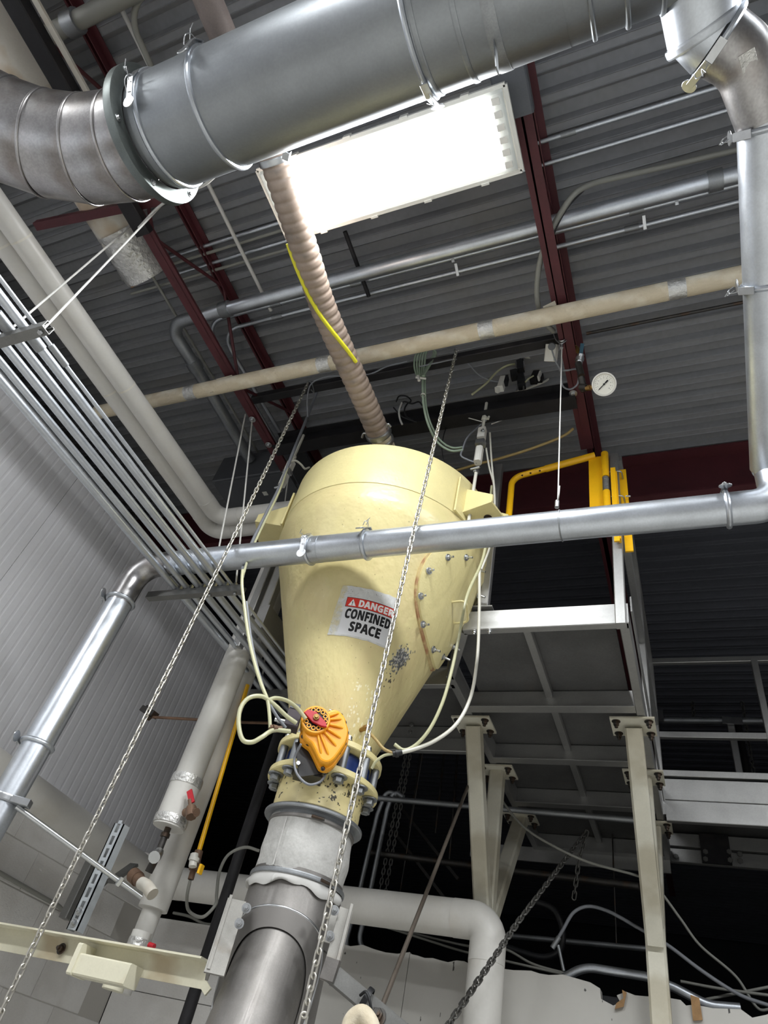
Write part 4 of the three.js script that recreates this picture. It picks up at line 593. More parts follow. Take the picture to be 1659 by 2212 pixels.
// ---------- conduit rack ----------
{
  const K = 0.8157, yc = 1.6 + 2.575 * K;
  const s2 = [-2.17, 3.697, -2.373], s1 = [-2.17, 3.696, -0.717];
  const names = ['leftmost steel conduit of the rack, closest to the ribbed wall', 'second steel conduit of the rack from the ribbed wall', 'third steel conduit of the rack from the ribbed wall', 'fourth steel conduit of the rack from the ribbed wall', 'fifth steel conduit of the rack from the ribbed wall', 'rightmost thin steel conduit of the rack, closest to the white pipe pair'];
  const X = [-2.624, -2.542, -2.459, -2.38, -2.299, -2.228], R = [0.02, 0.017, 0.02, 0.02, 0.02, 0.009];
  X.forEach((x, i) => {
    const o = thing('rack_conduit', names[i], 'conduit', [x, yc, -1.5], 'conduits of the left rack');
    part(o, 'tube', sweep([[x, yc + R[i], 2.5], [x, yc + R[i], -2.5], [x + 0.03, yc + R[i] - 0.02, -3.9]], R[i], 16), M.galv);
    part(o, 'coupling', pipe([x, yc + R[i], -0.35 - i * 0.09], [x, yc + R[i], -0.45 - i * 0.09], R[i] + 0.005, 16), M.galvDark);
    for (const z of [s1[2], s2[2]]) part(o, 'pipe_clip', [ring([x, yc + R[i], z], [0, 0, 1], R[i], 0.022, 0.004, 20), bar([x + R[i] + 0.006, yc + R[i] + 0.02, z], [x + R[i] + 0.006, yc - 0.0, z], 0.012, 0.02)], M.zinc);
  });
  const strutAt = (p, lab, rodTop) => { const o = thing('strut_channel', lab, 'strut', [-3, p[1] - 0.04, p[2]]); part(o, 'channel', ext(chanP(0.042, 0.042, 0.003, 0.011), [-3.44 * K, yc - 0.022, p[2]], [-2.63 * K, yc - 0.022, p[2]], [0, 1, 0]), M.strut);
    for (const [x, f] of rodTop) { part(o, 'threaded_rod', pipe([x, yc - 0.05, p[2]], f, 0.0055, 8), M.cableWhite); part(o, 'rod_nut', hex([x, yc - 0.05, p[2]], [0, 1, 0], 0.011, 0.012), M.zinc); } return o; };
  strutAt(s1, 'steel strut carrying the conduit rack at the left edge, open end showing', [[-2.17, [-2.463, 5.3, -0.773]], [-2.45, [-2.737, 5.3, -0.829]]]); strutAt(s2, 'steel strut carrying the conduit rack, crossing in front of the left duct elbow', [[-2.19, [-2.688, 5.3, -2.325]], [-2.36, [-2.721, 5.3, -2.275]]]);
  strutAt([0, yc, -3.45], 'steel strut carrying the far end of the conduit rack, beside the platform end', [[-2.6, [-2.66, 5.3, -2.9]]]);
}

// ---------- access platform ----------
const PY = 3.95;                                       // underside of the deck
{
  const p = thing('access_platform', 'aluminium access platform on cream legs right of the hopper, dark deck seen from below', 'platform', [-0.75, 3.82, -4.6]);
  const fb = (a, b, h = 0.13, w = 0.05) => ext(chanP(h, w, 0.006).map(([x, y]) => [y, x]), a, b, [0, 1, 0]);
  const beam = (a, b, h = 0.13, w = 0.05) => bar(a, b, w, h, [0, 1, 0], 0.004);
  const Y = 3.885;
  part(p, 'front_beam', beam([-1.085, Y, -3.05], [-0.19, Y, -3.05]), M.alum); part(p, 'corner_beam', beam([-1.085, Y, -3.06], [-1.3, Y, -3.53]), M.alum);
  part(p, 'side_beam', beam([-1.3, Y, -3.5], [-1.3, Y, -6.35]), M.alum); part(p, 'side_beam', beam([-0.215, Y, -3.03], [-0.215, Y, -6.35]), M.alum);
  for (const z of [-3.92, -4.64, -5.38, -6.3]) part(p, 'cross_beam', [beam([-1.28, Y, z], [-0.24, Y, z]), bar([-1.28, 3.823, z + 0.03], [-0.24, 3.823, z + 0.03], 0.06, 0.008)], M.alum);
  part(p, 'splice_plate', bar([-1.9, 3.78, -6.33], [-0.2, 3.78, -6.33], 0.02, 0.12), M.alum);
  const zs = [-3.07, -3.92, -4.64, -5.38, -6.3];
  for (let i = 0; i < 4; i++) {
    const z0 = zs[i], z1 = zs[i + 1]; part(p, 'deck_sheet', bar([-0.75, PY + 0.006, z0], [-0.75, PY + 0.006, z1 + 0.006], i ? 1.06 : 0.95, 0.006), M.deckPlate);
    const a = [-0.755, PY - 0.025, z0 - 0.02], b = [-0.755, PY - 0.025, z1 + 0.02]; part(p, 'stiffener', bar(a, b, 0.045, 0.05), M.alum);
  }
  // gate posts and rails
  part(p, 'gate_post', bar([-0.979, 3.972, -3.05], [-0.988, 5.239, -3.05], 0.05, 0.05, [0, 0, 1]), M.alum); part(p, 'gate_post', bar([-0.229, 3.806, -3.03], [-0.215, 5.163, -3.03], 0.055, 0.055, [0, 0, 1]), M.alum);
  part(p, 'post_foot', [bar([-1.052, 3.98, -3.05], [-0.925, 3.975, -3.05], 0.07, 0.008)], M.alum);
  const X = -0.19;
  part(p, 'hand_rail', bar([X, 5.16, -3.05], [X, 5.2, -5.5], 0.045, 0.045), M.alum); part(p, 'middle_rail', bar([X, 4.56, -3.05], [X, 4.6, -5.5], 0.045, 0.045), M.alum);
  part(p, 'corner_post', bar([X, 3.85, -5.5], [X, 5.22, -5.5], 0.05, 0.05, [0, 0, 1]), M.alum); part(p, 'rail_post', bar([X, 3.85, -4.3], [X, 5.18, -4.3], 0.045, 0.045, [0, 0, 1]), M.alum);
  part(p, 'toe_board', bar([X + 0.012, 4.0, -3.1], [X + 0.012, 4.0, -5.48], 0.008, 0.1), M.alum);
  // wing to the right
  const Wz = -5.5, w0 = -0.17, w1 = 2.6;
  part(p, 'wing_beam', beam([w0, 4.045, Wz], [w1, 4.045, Wz], 0.165), M.alum); part(p, 'wing_beam', beam([w0, 3.88, Wz + 0.006], [w1, 3.88, Wz + 0.006], 0.155), M.alum);
  for (const y of [5.2, 4.5, 4.175]) part(p, 'wing_rail', bar([w0, y, Wz], [w1, y, Wz], 0.045, 0.05), M.alum);
  part(p, 'wing_post', bar([0.63, 4.1, Wz], [0.63, 5.2, Wz], 0.05, 0.05, [0, 0, 1]), M.alum); part(p, 'wing_post', bar([1.9, 4.1, Wz], [1.9, 5.2, Wz], 0.05, 0.05, [0, 0, 1]), M.alum);
  part(p, 'rear_post', bar([0.449, 4.636, -6.6], [0.443, 5.227, -6.6], 0.06, 0.06, [0, 0, 1]), M.alum); part(p, 'rear_rail', pipe([-0.156, 5.241, -6.6], [2.6, [-0.156, 5.241, -6.6][1], -6.6], 0.035, 14), M.galvDark);
  part(p, 'rail_clamp', [bar([-0.245, 5.257, -6.54], [-0.146, 5.258, -6.54], 0.02, 0.12), bar([0.374, 5.213, -6.54], [0.547, 5.205, -6.54], 0.02, 0.07)], M.zinc);
  part(p, 'wing_deck', bar([1.2, 4.13, -5.5], [1.2, 4.13, -6.9], 2.8, 0.012), M.deckPlate);
  // rear beam with bolted splice
  const Rz = -6.45, L0 = [-0.219, 4.087, -6.45], L1 = [-0.232, 3.851, -6.45], h = L0[1] - L1[1], ym = (L0[1] + L1[1]) / 2;
  part(p, 'rear_beam', [beam([-0.2, ym + h * 0.27, Rz], [1.25, ym + h * 0.27, Rz], h * 0.46), beam([-0.2, ym - h * 0.27, Rz], [1.25, ym - h * 0.27, Rz], h * 0.46)], M.alum);
  part(p, 'splice_plate', bar([[0.045, 3.977, -6.41][0], ym, Rz + 0.04], [[0.268, 3.975, -6.41][0], ym, Rz + 0.04], 0.02, h), M.black, 'black splice plate');
  for (const q of [[0.079, 3.939, -6.4], [0.072, 3.88, -6.4], [0.258, 3.952, -6.4], [0.256, 3.887, -6.4], [0.335, 3.94, -6.4], [0.33, 3.886, -6.4], [-0.153, 3.883, -6.4]]) part(p, 'splice_bolt', hex(q, [0, 0, 1], 0.022, 0.02), M.strut);
  // wing behind and left of the hopper
  part(p, 'left_wing_beam', [beam([-2.4, Y, -3.62], [-1.3, Y, -3.62], 0.13)], M.alum); part(p, 'left_wing_beam', [beam([-2.4, 3.9, -4.4], [-1.3, 3.9, -4.4], 0.1), beam([-2.4, 3.8, -4.38], [-1.3, 3.8, -4.38], 0.1)], M.alum);
  for (const q of [[-1.967, 3.941, -4.33], [-1.847, 3.935, -4.33], [-1.848, 3.879, -4.33]]) part(p, 'splice_bolt', hex(q, [0, 0, 1], 0.016, 0.016), M.strut);
  part(p, 'left_wing_deck', bar([-1.85, PY + 0.006, -3.6], [-1.85, PY + 0.006, -4.4], 1.1, 0.006), M.deckPlate);
  part(p, 'left_side_beam', ext([[-0.035, -0.09], [0.035, -0.09], [0.035, 0.09], [-0.035, 0.09]], [-2.36, 3.87, -2.86], [-2.36, 3.87, -4.4]), M.alum);
  part(p, 'left_post', bar([-2.40, 3.9, -2.93], [-2.40, 5.1, -2.93], 0.06, 0.06, [0, 0, 1]), M.alum); part(p, 'left_post', bar([-2.52, 3.7, -2.95], [-2.52, 5.1, -2.95], 0.055, 0.055, [0, 0, 1]), M.alum);
  part(p, 'left_brace', bar([-2.42, 4.7, -2.95], [-2.1, 4.25, -3.5], 0.05, 0.05), M.strut);
  for (const q of [[-1.02, 3.802, -3.04], [-0.932, 3.807, -3.04]]) part(p, 'beam_bolt', nutOn([q[0], 3.819, q[2]], [0, -1, 0], 0.011, 1), M.zinc);
}
function leg(x, lab) {
  const o = thing('platform_leg', lab, 'support leg', [x, 0, -4.78]); const J = [x, 2.86, -4.78], W = 0.11;
  part(o, 'post', bar([x, 0, -4.78], [x, 2.88, -4.78], W, W, [0, 0, 1], 0.012), M.postPaint);
  for (const [z, f] of [[-4.08, 0.045], [-4.78, 0], [-5.62, -0.04]]) {
    part(o, 'arm', bar([x, 2.8, -4.78 + f], [x, 3.80, z], W * 0.93, W * 0.93, [0, 0, 1], 0.012), M.postPaint);
    const pl = part(o, 'top_plate', bar([x - 0.13, 3.808, z], [x + 0.13, 3.808, z], 0.22, 0.014), M.postPaint);
    for (const sx of [-0.095, 0.095]) for (const sz of [-0.075, 0.075]) part(pl, 'plate_bolt', [disc([x + sx, 3.799, z + sz], [0, 1, 0], 0.026, 0.005), hex([x + sx, 3.785, z + sz], [0, 1, 0], 0.019, 0.022), disc([x + sx, 3.768, z + sz], [0, 1, 0], 0.011, 0.02)], M.darkMetal);
  }
  return o;
}
leg(-1.29, 'cream painted three-armed steel leg under the left side of the platform');
leg(-0.27, 'cream painted three-armed steel leg under the right side of the platform');
{
  const g = thing('safety_gate', 'yellow self-closing safety gate clamped to the right platform post', 'gate', [-0.55, 4.1, -3.0]);
  const z = -2.99, a = [-0.868, 4.524, -2.99], b = [-0.866, 5.033, -2.99], c = [-0.35, 5.146, -2.99], hx = [-0.288, 5.068, -2.99];
  part(g, 'gate_tube', sweep(bend([[a[0], 4.5, z], [b[0] - 0.005, b[1], z], c], 0.09), 0.021, 18), M.yellow); part(g, 'sleeve_tube', pipe([-0.65, 5.08, -2.99], [-0.33, 5.151, -2.99], 0.024, 18), M.yellow);
  for (const q of [[-0.797, 5.016, -2.965], [-0.742, 5.028, -2.965], [-0.681, 5.04, -2.965]]) part(g, 'adjuster_hole', disc(q, [0, 0, 1], 0.006, 0.006), M.rubber);
  part(g, 'channel_plate', ext([[-0.05, -0.012], [0.05, -0.012], [0.05, -0.006], [-0.044, -0.006], [-0.044, 0.03], [-0.05, 0.03]], [[-0.32, 4.895, -2.99][0], 4.45, z], [[-0.321, 5.144, -2.99][0], [-0.315, 5.143, -2.99][1], z], [0, 0, 1]), M.yellow);
  const hX = [-0.266, 4.864, -2.97][0], t0 = [-0.275, 5.134, -2.97][1], s0 = [-0.273, 4.9, -2.97][1], s1 = [-0.269, 4.771, -2.97][1], n0 = [-0.279, 5.098, -2.97][1];
  part(g, 'hinge_barrel', [pipe([hX, t0, -2.97], [hX, s0, -2.97], 0.023, 20), pipe([hX, s1, -2.97], [hX, 4.44, -2.97], 0.023, 20)], M.yellow); part(g, 'hinge_spring', sweep(Array.from({ length: 120 }, (_, i) => [hX + Math.cos(i * 0.63) * 0.017, s1 + (s0 - s1) * i / 119, -2.97 + Math.sin(i * 0.63) * 0.017]), 0.0055, 6), M.strut, 'grey coil spring');
  part(g, 'hinge_plate', [bar([[-0.22, 4.887, -2.96][0], [-0.236, 4.969, -2.96][1], -2.96], [[-0.22, 4.887, -2.96][0], [-0.227, 4.339, -2.96][1], -2.96], 0.03, 0.012, [0, 0, 1]), bar([[-0.204, 4.895, -2.97][0], [-0.233, 4.944, -2.97][1], -2.99], [[-0.204, 4.895, -2.97][0], [-0.22, 4.365, -2.97][1], -2.99], 0.012, 0.05, [0, 0, 1])], M.yellow);
  part(g, 'clamp_plate', bar([[-0.171, 4.858, -3.06][0], [-0.174, 5.051, -3.06][1], -3.06], [[-0.163, 4.856, -3.06][0], [-0.17, 4.344, -3.06][1], -3.06], 0.045, 0.012, [0, 0, 1]), M.yellow, 'yellow clamping plate behind the post');
  for (const q of [[-0.213, 4.967, -3.03], [-0.211, 4.741, -3.03]]) part(g, 'u_bolt', sweep(bend([[q[0] - 0.045, q[1], -2.975], [q[0] - 0.045, q[1], -2.99], [q[0] + 0.04, q[1] - 0.004, -2.985], [q[0] + 0.046, q[1] - 0.008, -3.09]], 0.02), 0.005, 8), M.zinc);
  part(g, 'lock_pin', pipe([-0.159, 4.774, -3.03], [-0.132, 4.769, -3.03], 0.006, 8), M.zinc);
}
// ---------- lower left: strut post, rod, cream angle ----------
{
  const pz = -2.72, o = thing('slotted_strut', 'upright slotted steel strut bolted to the cream angle beam, lower left', 'strut', [-2.56, 2, pz]);
  const a = [-2.575, 2.514, -2.72], b = [-2.58, 2.054, -2.72], x = (a[0] + b[0]) / 2;
  // channel with open slots: two flanges and a web of short bridges
  const H = a[1] - b[1]; part(o, 'channel', [ext([[-0.03, -0.024], [-0.024, -0.024], [-0.024, 0.024], [-0.03, 0.024]], [x, b[1], pz], [x, a[1], pz], [0, 0, 1]), ext([[0.024, -0.024], [0.03, -0.024], [0.03, 0.024], [0.024, 0.024]], [x, b[1], pz], [x, a[1], pz], [0, 0, 1]), ext([[-0.03, 0.019], [-0.01, 0.019], [-0.01, 0.024], [-0.03, 0.024]], [x, b[1], pz], [x, a[1], pz], [0, 0, 1]), ext([[0.01, 0.019], [0.03, 0.019], [0.03, 0.024], [0.01, 0.024]], [x, b[1], pz], [x, a[1], pz], [0, 0, 1]), ...Array.from({ length: 9 }, (_, i) => bar([x, b[1] + H * (i + 0.02) / 8.04, pz + 0.0215], [x, b[1] + H * (i + 0.02) / 8.04 + 0.016, pz + 0.0215], 0.021, 0.005, [0, 0, 1], 0.0005))], M.strutPale);
  for (const k of [0.06, 0.16]) part(o, 'strut_bolt', nutOn([x, b[1] + H * k, pz + 0.024], [0, 0, 1], 0.012, 0.8), M.zinc);
  const r = thing('brace_rod', 'bright steel rod from the drop duct clamp to the slotted strut, lower left', 'rod', [-2.7, 2.2, -2.5]);
  const c0 = [-2.752, 2.394, -2.24], c1 = [-2.422, 2.262, -2.69], c2 = [-2.362, 2.239, -2.8]; part(r, 'rod', pipe(c0, lerp(c1, c2, 1), 0.012, 12), M.zinc);
  part(r, 'duct_clamp', [ring([-2.838, c0[1] + 0.02, HZ], [0, 1, 0], 0.072, 0.03, 0.006), bar([-2.77, c0[1] + 0.02, HZ + 0.02], [-2.70, c0[1] + 0.02, HZ - 0.02], 0.05, 0.03)], M.zinc);
  part(r, 'rod_nut', [hex(c1, axisOf(c0, c1), 0.022, 0.02)], M.zinc);
  part(r, 'duct_shelf', bar([-2.86, [-2.684, 2.287, -2.2][1], HZ + 0.1], [-2.7, [-2.684, 2.287, -2.2][1], HZ + 0.1], 0.03, 0.03), M.strut);
}
{
  const z = -2.66, o = thing('angle_beam', 'cream steel angle beam with a hanging bracket, running level at the lower left', 'steel beam', [-2.3, 1.95, z]);
  const a = [-2.322, 1.974, -2.66], y = a[1]; const x0 = -3.6, x1 = [-1.784, 1.968, -2.66][0];
  part(o, 'angle', ext([[0, -0.045], [0.007, -0.045], [0.007, 0.038], [0.085, 0.038], [0.085, 0.045], [0, 0.045]].map(([s, t]) => [-s, t]), [x0, y, z], [x1, y, z]), M.creamSteel);
  part(o, 'hook_end', bar([x1 - 0.005, y - 0.03, z + 0.004], [x1 + 0.025, y - 0.05, z + 0.004], 0.01, 0.03), M.creamSteel);
  const b0 = [-2.379, 1.918, -2.62], b1 = [-2.087, 1.896, -2.62];
  const cy = b1[1] + 0.028; part(o, 'box_bracket', [ext(rect(0.085, 0.075, 0.006), [b0[0] + 0.02, cy, z + 0.05], [b1[0], cy - 0.004, z + 0.05]), ext(rect(0.1, 0.11, 0.006, 0, 0.015), [b0[0], cy, z + 0.05], [b0[0] + 0.024, cy, z + 0.05])], M.creamSteel);
  part(o, 'threaded_nut', nutOn([-2.529, 1.972, -2.64], [0, 0, 1], 0.014, 1), M.darkMetal);
  const e = thing('drain_pipe', 'white pipe end with foil band and round foot below the cream angle beam', 'pipe', [-2.347, 1.902, -2.9]);
  const t = [-2.404, 2.084, -2.95], f = [-2.401, 1.944, -2.95], q = [-2.396, 1.908, -2.95]; part(e, 'pipe', pipe([t[0], t[1] + 0.05, -2.95], [t[0], f[1], -2.95], 0.045, 24), M.white); part(e, 'foot_disc', disc([t[0] - 0.015, q[1], -2.92], [0, 1, 0], 0.048, 0.02), M.creamSteel); part(e, 'foil_band', ring([t[0], [-2.392, 2.076, -2.95][1], -2.95], [0, 1, 0], 0.045, 0.06, 0.003), M.tape);
  part(e, 'red_plug', pipe([-2.324, 2.086, -2.93], [-2.293, 2.082, -2.93], 0.012, 12), M.redPlastic);
  const w = thing('wall_bracket', 'grey bent steel bracket and elbows fixed to the blocks behind the slotted strut', 'bracket', [-3.9, 2.485, -4]);
  part(w, 'angle_arm', [bar([-3.55, 2.585, -3.629], [-3.55, 2.259, -3.625], 0.06, 0.06), bar([-3.55, 2.285, -3.626], [-3.55, 2.537, -3.8], 0.05, 0.05), bar([-3.55, 2.702, -4.013], [-3.55, 2.543, -3.861], 0.07, 0.02)], M.strut);
  const k = thing('pipe_stub', 'dark pipe stub with a white crooked end beside the upright pipes, lower left', 'pipe', [-2.548, 2.342, -3]);
  part(k, 'stub', [pipe([-2.621, 2.372, -3.02], [-2.562, 2.345, -3], 0.03, 16), pipe([-2.66, 2.385, -3.03], [-2.612, 2.366, -3.02], 0.036, 16)], M.brown); part(k, 'elbow', sweep(bend([[-2.562, 2.345, -3], [-2.504, 2.329, -2.98], [-2.453, 2.298, -2.98]], 0.05), 0.03, 16), M.whiteOld);
  const wc = thing('wall_conduit', 'thin grey conduit clipped across the painted blocks at the far left', 'conduit', [-4.05, 2.407, -3.8]); part(wc, 'tube', sweep(bend([[-4.07, 2.422, -3.212], [-4.07, 2.404, -4.056], [-4.07, 2.362, -4.227]], 0.1), 0.014, 10), M.flexGrey);
  const st = thing('brown_pipe', 'thin brown pipe from a black wall bracket to the upright white pipes', 'pipe', [-2.913, 3.348, -3.2]); part(st, 'pipe', pipe([-3.18, 3.359, -3.2], [-2.78, 3.343, -3.2], 0.009, 10), M.brown); part(st, 'bracket', [bar([-3.309, 3.427, -3.22], [-3.168, 3.373, -3.2], 0.05, 0.04), bar([-3.285, 3.441, -3.22], [-3.205, 3.349, -3.2], 0.03, 0.03)], M.darkMetal); part(st, 'far_end', pipe([-2.733, 3.465, -3.45], [-2.445, 3.461, -3.45], 0.009, 10), M.brown);
  const yl = thing('yellow_pipe', 'yellow painted gas pipe with brass and black valve fittings beside the upright pipes', 'pipe', [-2.624, 2.776, -3.5]); const y0 = [-2.575, 3.62, -3.25], y1 = [-2.485, 2.596, -3.25]; part(yl, 'pipe', pipe(y0, y1, 0.013, 12), M.yellow); part(yl, 'fittings', [pipe(y1, [-2.477, 2.54, -3.25], 0.022, 12), pipe([-2.477, 2.503, -3.25], [-2.472, 2.453, -3.25], 0.016, 10), pipe([-2.477, 2.54, -3.25], [-2.475, 2.498, -3.25], 0.028, 8)], M.brown); part(yl, 'union', [pipe([-2.468, 2.563, -3.2], [-2.451, 2.501, -3.2], 0.022, 8), pipe([-2.458, 2.547, -3.2], [-2.458, 2.528, -3.2], 0.028, 8)], M.whitePlastic); part(yl, 'handle', bar([-2.38, 2.509, -3.18], [-2.38, 2.464, -3.18], 0.015, 0.03), M.yellow);
  part(yl, 'loop_hose', sweep(curve([[-2.474, 2.452, -3.25], [-2.496, 2.388, -3.3], [-2.555, 2.349, -3.45], [-2.444, 2.332, -3.43], [-2.41, 2.397, -3.45], [-2.46, 2.465, -3.5], [-2.525, 2.596, -3.55], [-2.535, 2.702, -3.6], [-2.474, 2.764, -3.65], [-2.404, 2.767, -3.7]], 60), 0.009, 8), M.flexGrey, 'looped grey hose');
  const bp = thing('black_pipe', 'long black upright pipe in the gloom left of the stainless chute', 'pipe', [-2.5, 1, -3.8]); { const t0 = [-2.816, 3.881, -3.8], t1 = [-2.602, 2.471, -3.8]; part(bp, 'pipe', pipe([t1[0], 4.6, -3.8], [t1[0], 0.4, -3.8], 0.035, 14), M.black); }
}

// ---------- chains ----------
const linkG = (() => { const p = [], L = 0.0115, R = 0.0085; for (let i = 0; i <= 6; i++) { const a = -Math.PI / 2 + Math.PI * i / 6; p.push([R * Math.cos(a) * 1, L + R * Math.sin(a) + 0, 0]); } const q = []; for (let i = 0; i <= 6; i++) { const a = Math.PI * i / 6; q.push([R * Math.cos(a), L + R * Math.sin(a), 0]); } for (let i = 0; i <= 6; i++) { const a = Math.PI + Math.PI * i / 6; q.push([R * Math.cos(a), -L + R * Math.sin(a), 0]); } return sweep(q, 0.0034, 6, false, true); })();
function chain(lab, pts, m, scale = 1.12, group) {
  const t = thing('chain', lab, 'chain', pts[0], group); const P = pts.map(V), pitch = 0.0282 * scale; let seg = 0, d = 0, k = 0;
  const len = []; for (let i = 1; i < P.length; i++) len.push(P[i].distanceTo(P[i - 1]));
  const total = len.reduce((a, b) => a + b, 0); const base = V(pts[0]);
  for (let s = pitch / 2; s < total && k < 298; s += pitch, k++) {
    let i = 0, r = s; while (i < len.length - 1 && r > len[i]) { r -= len[i]; i++; }
    const dir = P[i + 1].clone().sub(P[i]).normalize(), c = P[i].clone().addScaledVector(dir, r);
    const o = new THREE.Mesh(linkG, m); o.name = 'link'; o.position.copy(c.sub(base)); o.scale.setScalar(scale);
    o.quaternion.setFromUnitVectors(new THREE.Vector3(0, 1, 0), dir); o.quaternion.multiply(new THREE.Quaternion().setFromAxisAngle(new THREE.Vector3(0, 1, 0), (k % 2 ? 1.1 : -0.47) + (rnd() - 0.5) * 0.3)); o.castShadow = o.receiveShadow = true; t.add(o);
  }
  return t;
}
{ const a = chain('long bright steel chain hanging from the black beam down to the lower left corner', [[-2.201, 5.43, -2.2], [-2.142, 3.814, -2.13], [-2.16, 1.749, -2.12], [-2.162, 1.646, -2.12]], M.chain);
  part(a, 'hook', sweep(curve([[-2.145, 5.334, -2.2], [-2.11, 5.29, -2.2], [-2.176, 5.434, -2.2], [-2.217, 5.47, -2.2], [-2.201, 5.408, -2.2]], 16), 0.004, 8), M.zinc);
  const b = chain('long bright steel chain hanging in front of the hopper beside the danger sign', [[-1.098, 5.448, -2.2], [-1.075, 3.743, -2.13], [-1.07, 1.863, -2.12], [-1.07, 1.816, -2.12]], M.chain);
  part(b, 'hook', sweep(curve([[-1.096, 5.403, -2.2], [-1.114, 5.471, -2.2], [-1.104, 5.496, -2.2], [-1.084, 5.46, -2.2]], 12), 0.004, 8), M.zinc);
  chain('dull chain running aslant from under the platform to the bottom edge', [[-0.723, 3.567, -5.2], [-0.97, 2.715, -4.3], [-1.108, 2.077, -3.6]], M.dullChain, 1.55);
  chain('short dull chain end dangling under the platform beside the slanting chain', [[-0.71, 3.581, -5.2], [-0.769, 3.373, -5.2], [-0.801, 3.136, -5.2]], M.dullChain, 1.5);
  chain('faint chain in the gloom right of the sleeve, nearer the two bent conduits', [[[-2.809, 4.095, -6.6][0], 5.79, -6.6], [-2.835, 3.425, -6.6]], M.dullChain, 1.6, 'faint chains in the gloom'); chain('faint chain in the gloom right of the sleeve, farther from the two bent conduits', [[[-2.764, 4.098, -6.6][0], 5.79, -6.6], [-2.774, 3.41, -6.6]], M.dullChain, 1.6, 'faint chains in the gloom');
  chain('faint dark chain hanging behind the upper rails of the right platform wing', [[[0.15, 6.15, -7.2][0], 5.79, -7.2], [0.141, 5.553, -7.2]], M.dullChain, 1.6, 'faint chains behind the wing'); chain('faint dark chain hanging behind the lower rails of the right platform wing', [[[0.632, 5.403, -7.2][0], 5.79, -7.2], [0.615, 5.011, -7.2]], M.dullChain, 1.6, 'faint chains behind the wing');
}
// ---------- beams between the joists ----------
single('hanger_beam', [bar([-2.704, 5.466, -2.26], [-0.448, 5.452, -2.26], 0.06, 0.06)], M.black, 'greasy black beam between the joists that carries both long chains', 'steel beam');
single('hanger_beam', [ext(iP(0.1, 0.16, 0.012, 0.01), [-2.633, 5.344, -2.62], [-0.392, 5.339, -2.62])], M.black, 'thick black beam below the valves between the joists, with loose black cables', 'steel beam');
// ---------- load cells ----------
function loadCell(lab, D, pts) {
  const [low, nut, ringP, cellLo, cellHi, clev, top] = pts; const o = thing('load_cell', lab, 'load cell', low); const P = (y) => [low[0], y, low[2]];
  part(o, 'lower_rod', pipe(P(low[1]), P(ringP[1]), 0.0105, 12), M.tubeWhite); part(o, 'rod_eye', [disc(P(ringP[1]), [1, 0, 0.4], 0.02, 0.02), pipe([low[0] - 0.03, ringP[1], low[2] + 0.02], [low[0] + 0.03, ringP[1], low[2] + 0.03], 0.008, 8)], M.zinc);
  part(o, 'cell_body', [bar(P(cellLo[1]), P(lerp(cellLo, cellHi, 0.42)[1]), 0.045, 0.05, [0, 0, 1], 0.01)], M.whitePlastic, 'white sensor block'); part(o, 'cell_clamp', [bar(P(lerp(cellLo, cellHi, 0.5)[1]), P(lerp(cellLo, cellHi, 0.62)[1]), 0.06, 0.05, [0, 0, 1], 0.004)], M.zinc);
  const cv = part(o, 'clevis', [bar(P(lerp(cellLo, cellHi, 0.7)[1]), P(cellHi[1]), 0.05, 0.045, [0, 0, 1], 0.004)], M.whitePlastic); part(cv, 'clevis_pin', nutOn([low[0] + 0.012, lerp(cellLo, cellHi, 0.85)[1], low[2] + 0.024], [0.45, 0, 0.9], 0.009, 0.6), M.zinc);
  part(o, 'upper_rod', [pipe(P(cellHi[1]), P(top[1]), 0.0105, 12), pipe(P(clev[1] - 0.01), P(clev[1] + 0.015), 0.02, 6)], M.tubeWhite); return o;
}
loadCell('white load cell linking the right hopper bracket to the black beam', 2.794, [[-0.99, 4.265, -2.613], [-0.997, 4.427, -2.61], [-0.987, 4.704, -2.614], [-0.978, 4.784, -2.617], [-0.972, 5.119, -2.62], [-0.97, 5.234, -2.62], [-0.959, 5.43, -2.624]]);
loadCell('white load cell above the left hopper bracket, half behind the upright tubing', 3.479, [[-2.363, 4.568, -2.553], [-2.362, 4.613, -2.554], [-2.359, 4.717, -2.557], [-2.358, 4.755, -2.558], [-2.358, 4.999, -2.558], [-2.359, 5.049, -2.557], [-2.352, 5.311, -2.564]]);
// ---------- insulated cream pipe under the joists ----------
{
  const y = 5.22, o = thing('cream_pipe', 'cream wrapped thin pipe with taped patches, level under both joists above the hopper', 'pipe', [-1, y, -1.87]); const a = [-3.856, 5.22, -1.97], b = [0.562, 5.22, -1.959], z = (a[2] + b[2]) / 2; const X = (px) => [px, y, z];
  part(o, 'wrap', sweep([X(a[0]), X(-2.1), X(-0.4), X(2.2)], 0.052, 24), M.creamPipe);
  for (const q of [[-2.971, 5.22, -1.966], [-1.898, 5.22, -1.97], [-0.812, 5.22, -1.945], [0.234, 5.22, -1.952]]) part(o, 'tape_patch', ring(X(q[0]), [1, 0, 0], 0.052, 0.09, 0.002, 28), M.tape, 'silver tape patch');
  const f = [-0.423, 5.18, -1.899], f2 = [-2.717, 5.18, -1.913]; part(o, 'torn_flap', [bar([f[0] - 0.05, y + 0.055, z + 0.02], [f[0] + 0.02, y + 0.075, z + 0.03], 0.04, 0.003), bar([f2[0] - 0.05, y + 0.06, z + 0.01], [f2[0] + 0.09, y + 0.05, z + 0.02], 0.04, 0.003), bar([f2[0] - 0.06, y - 0.07, z], [f2[0] - 0.055, y - 0.04, z], 0.02, 0.003)], M.creamPipe);
}
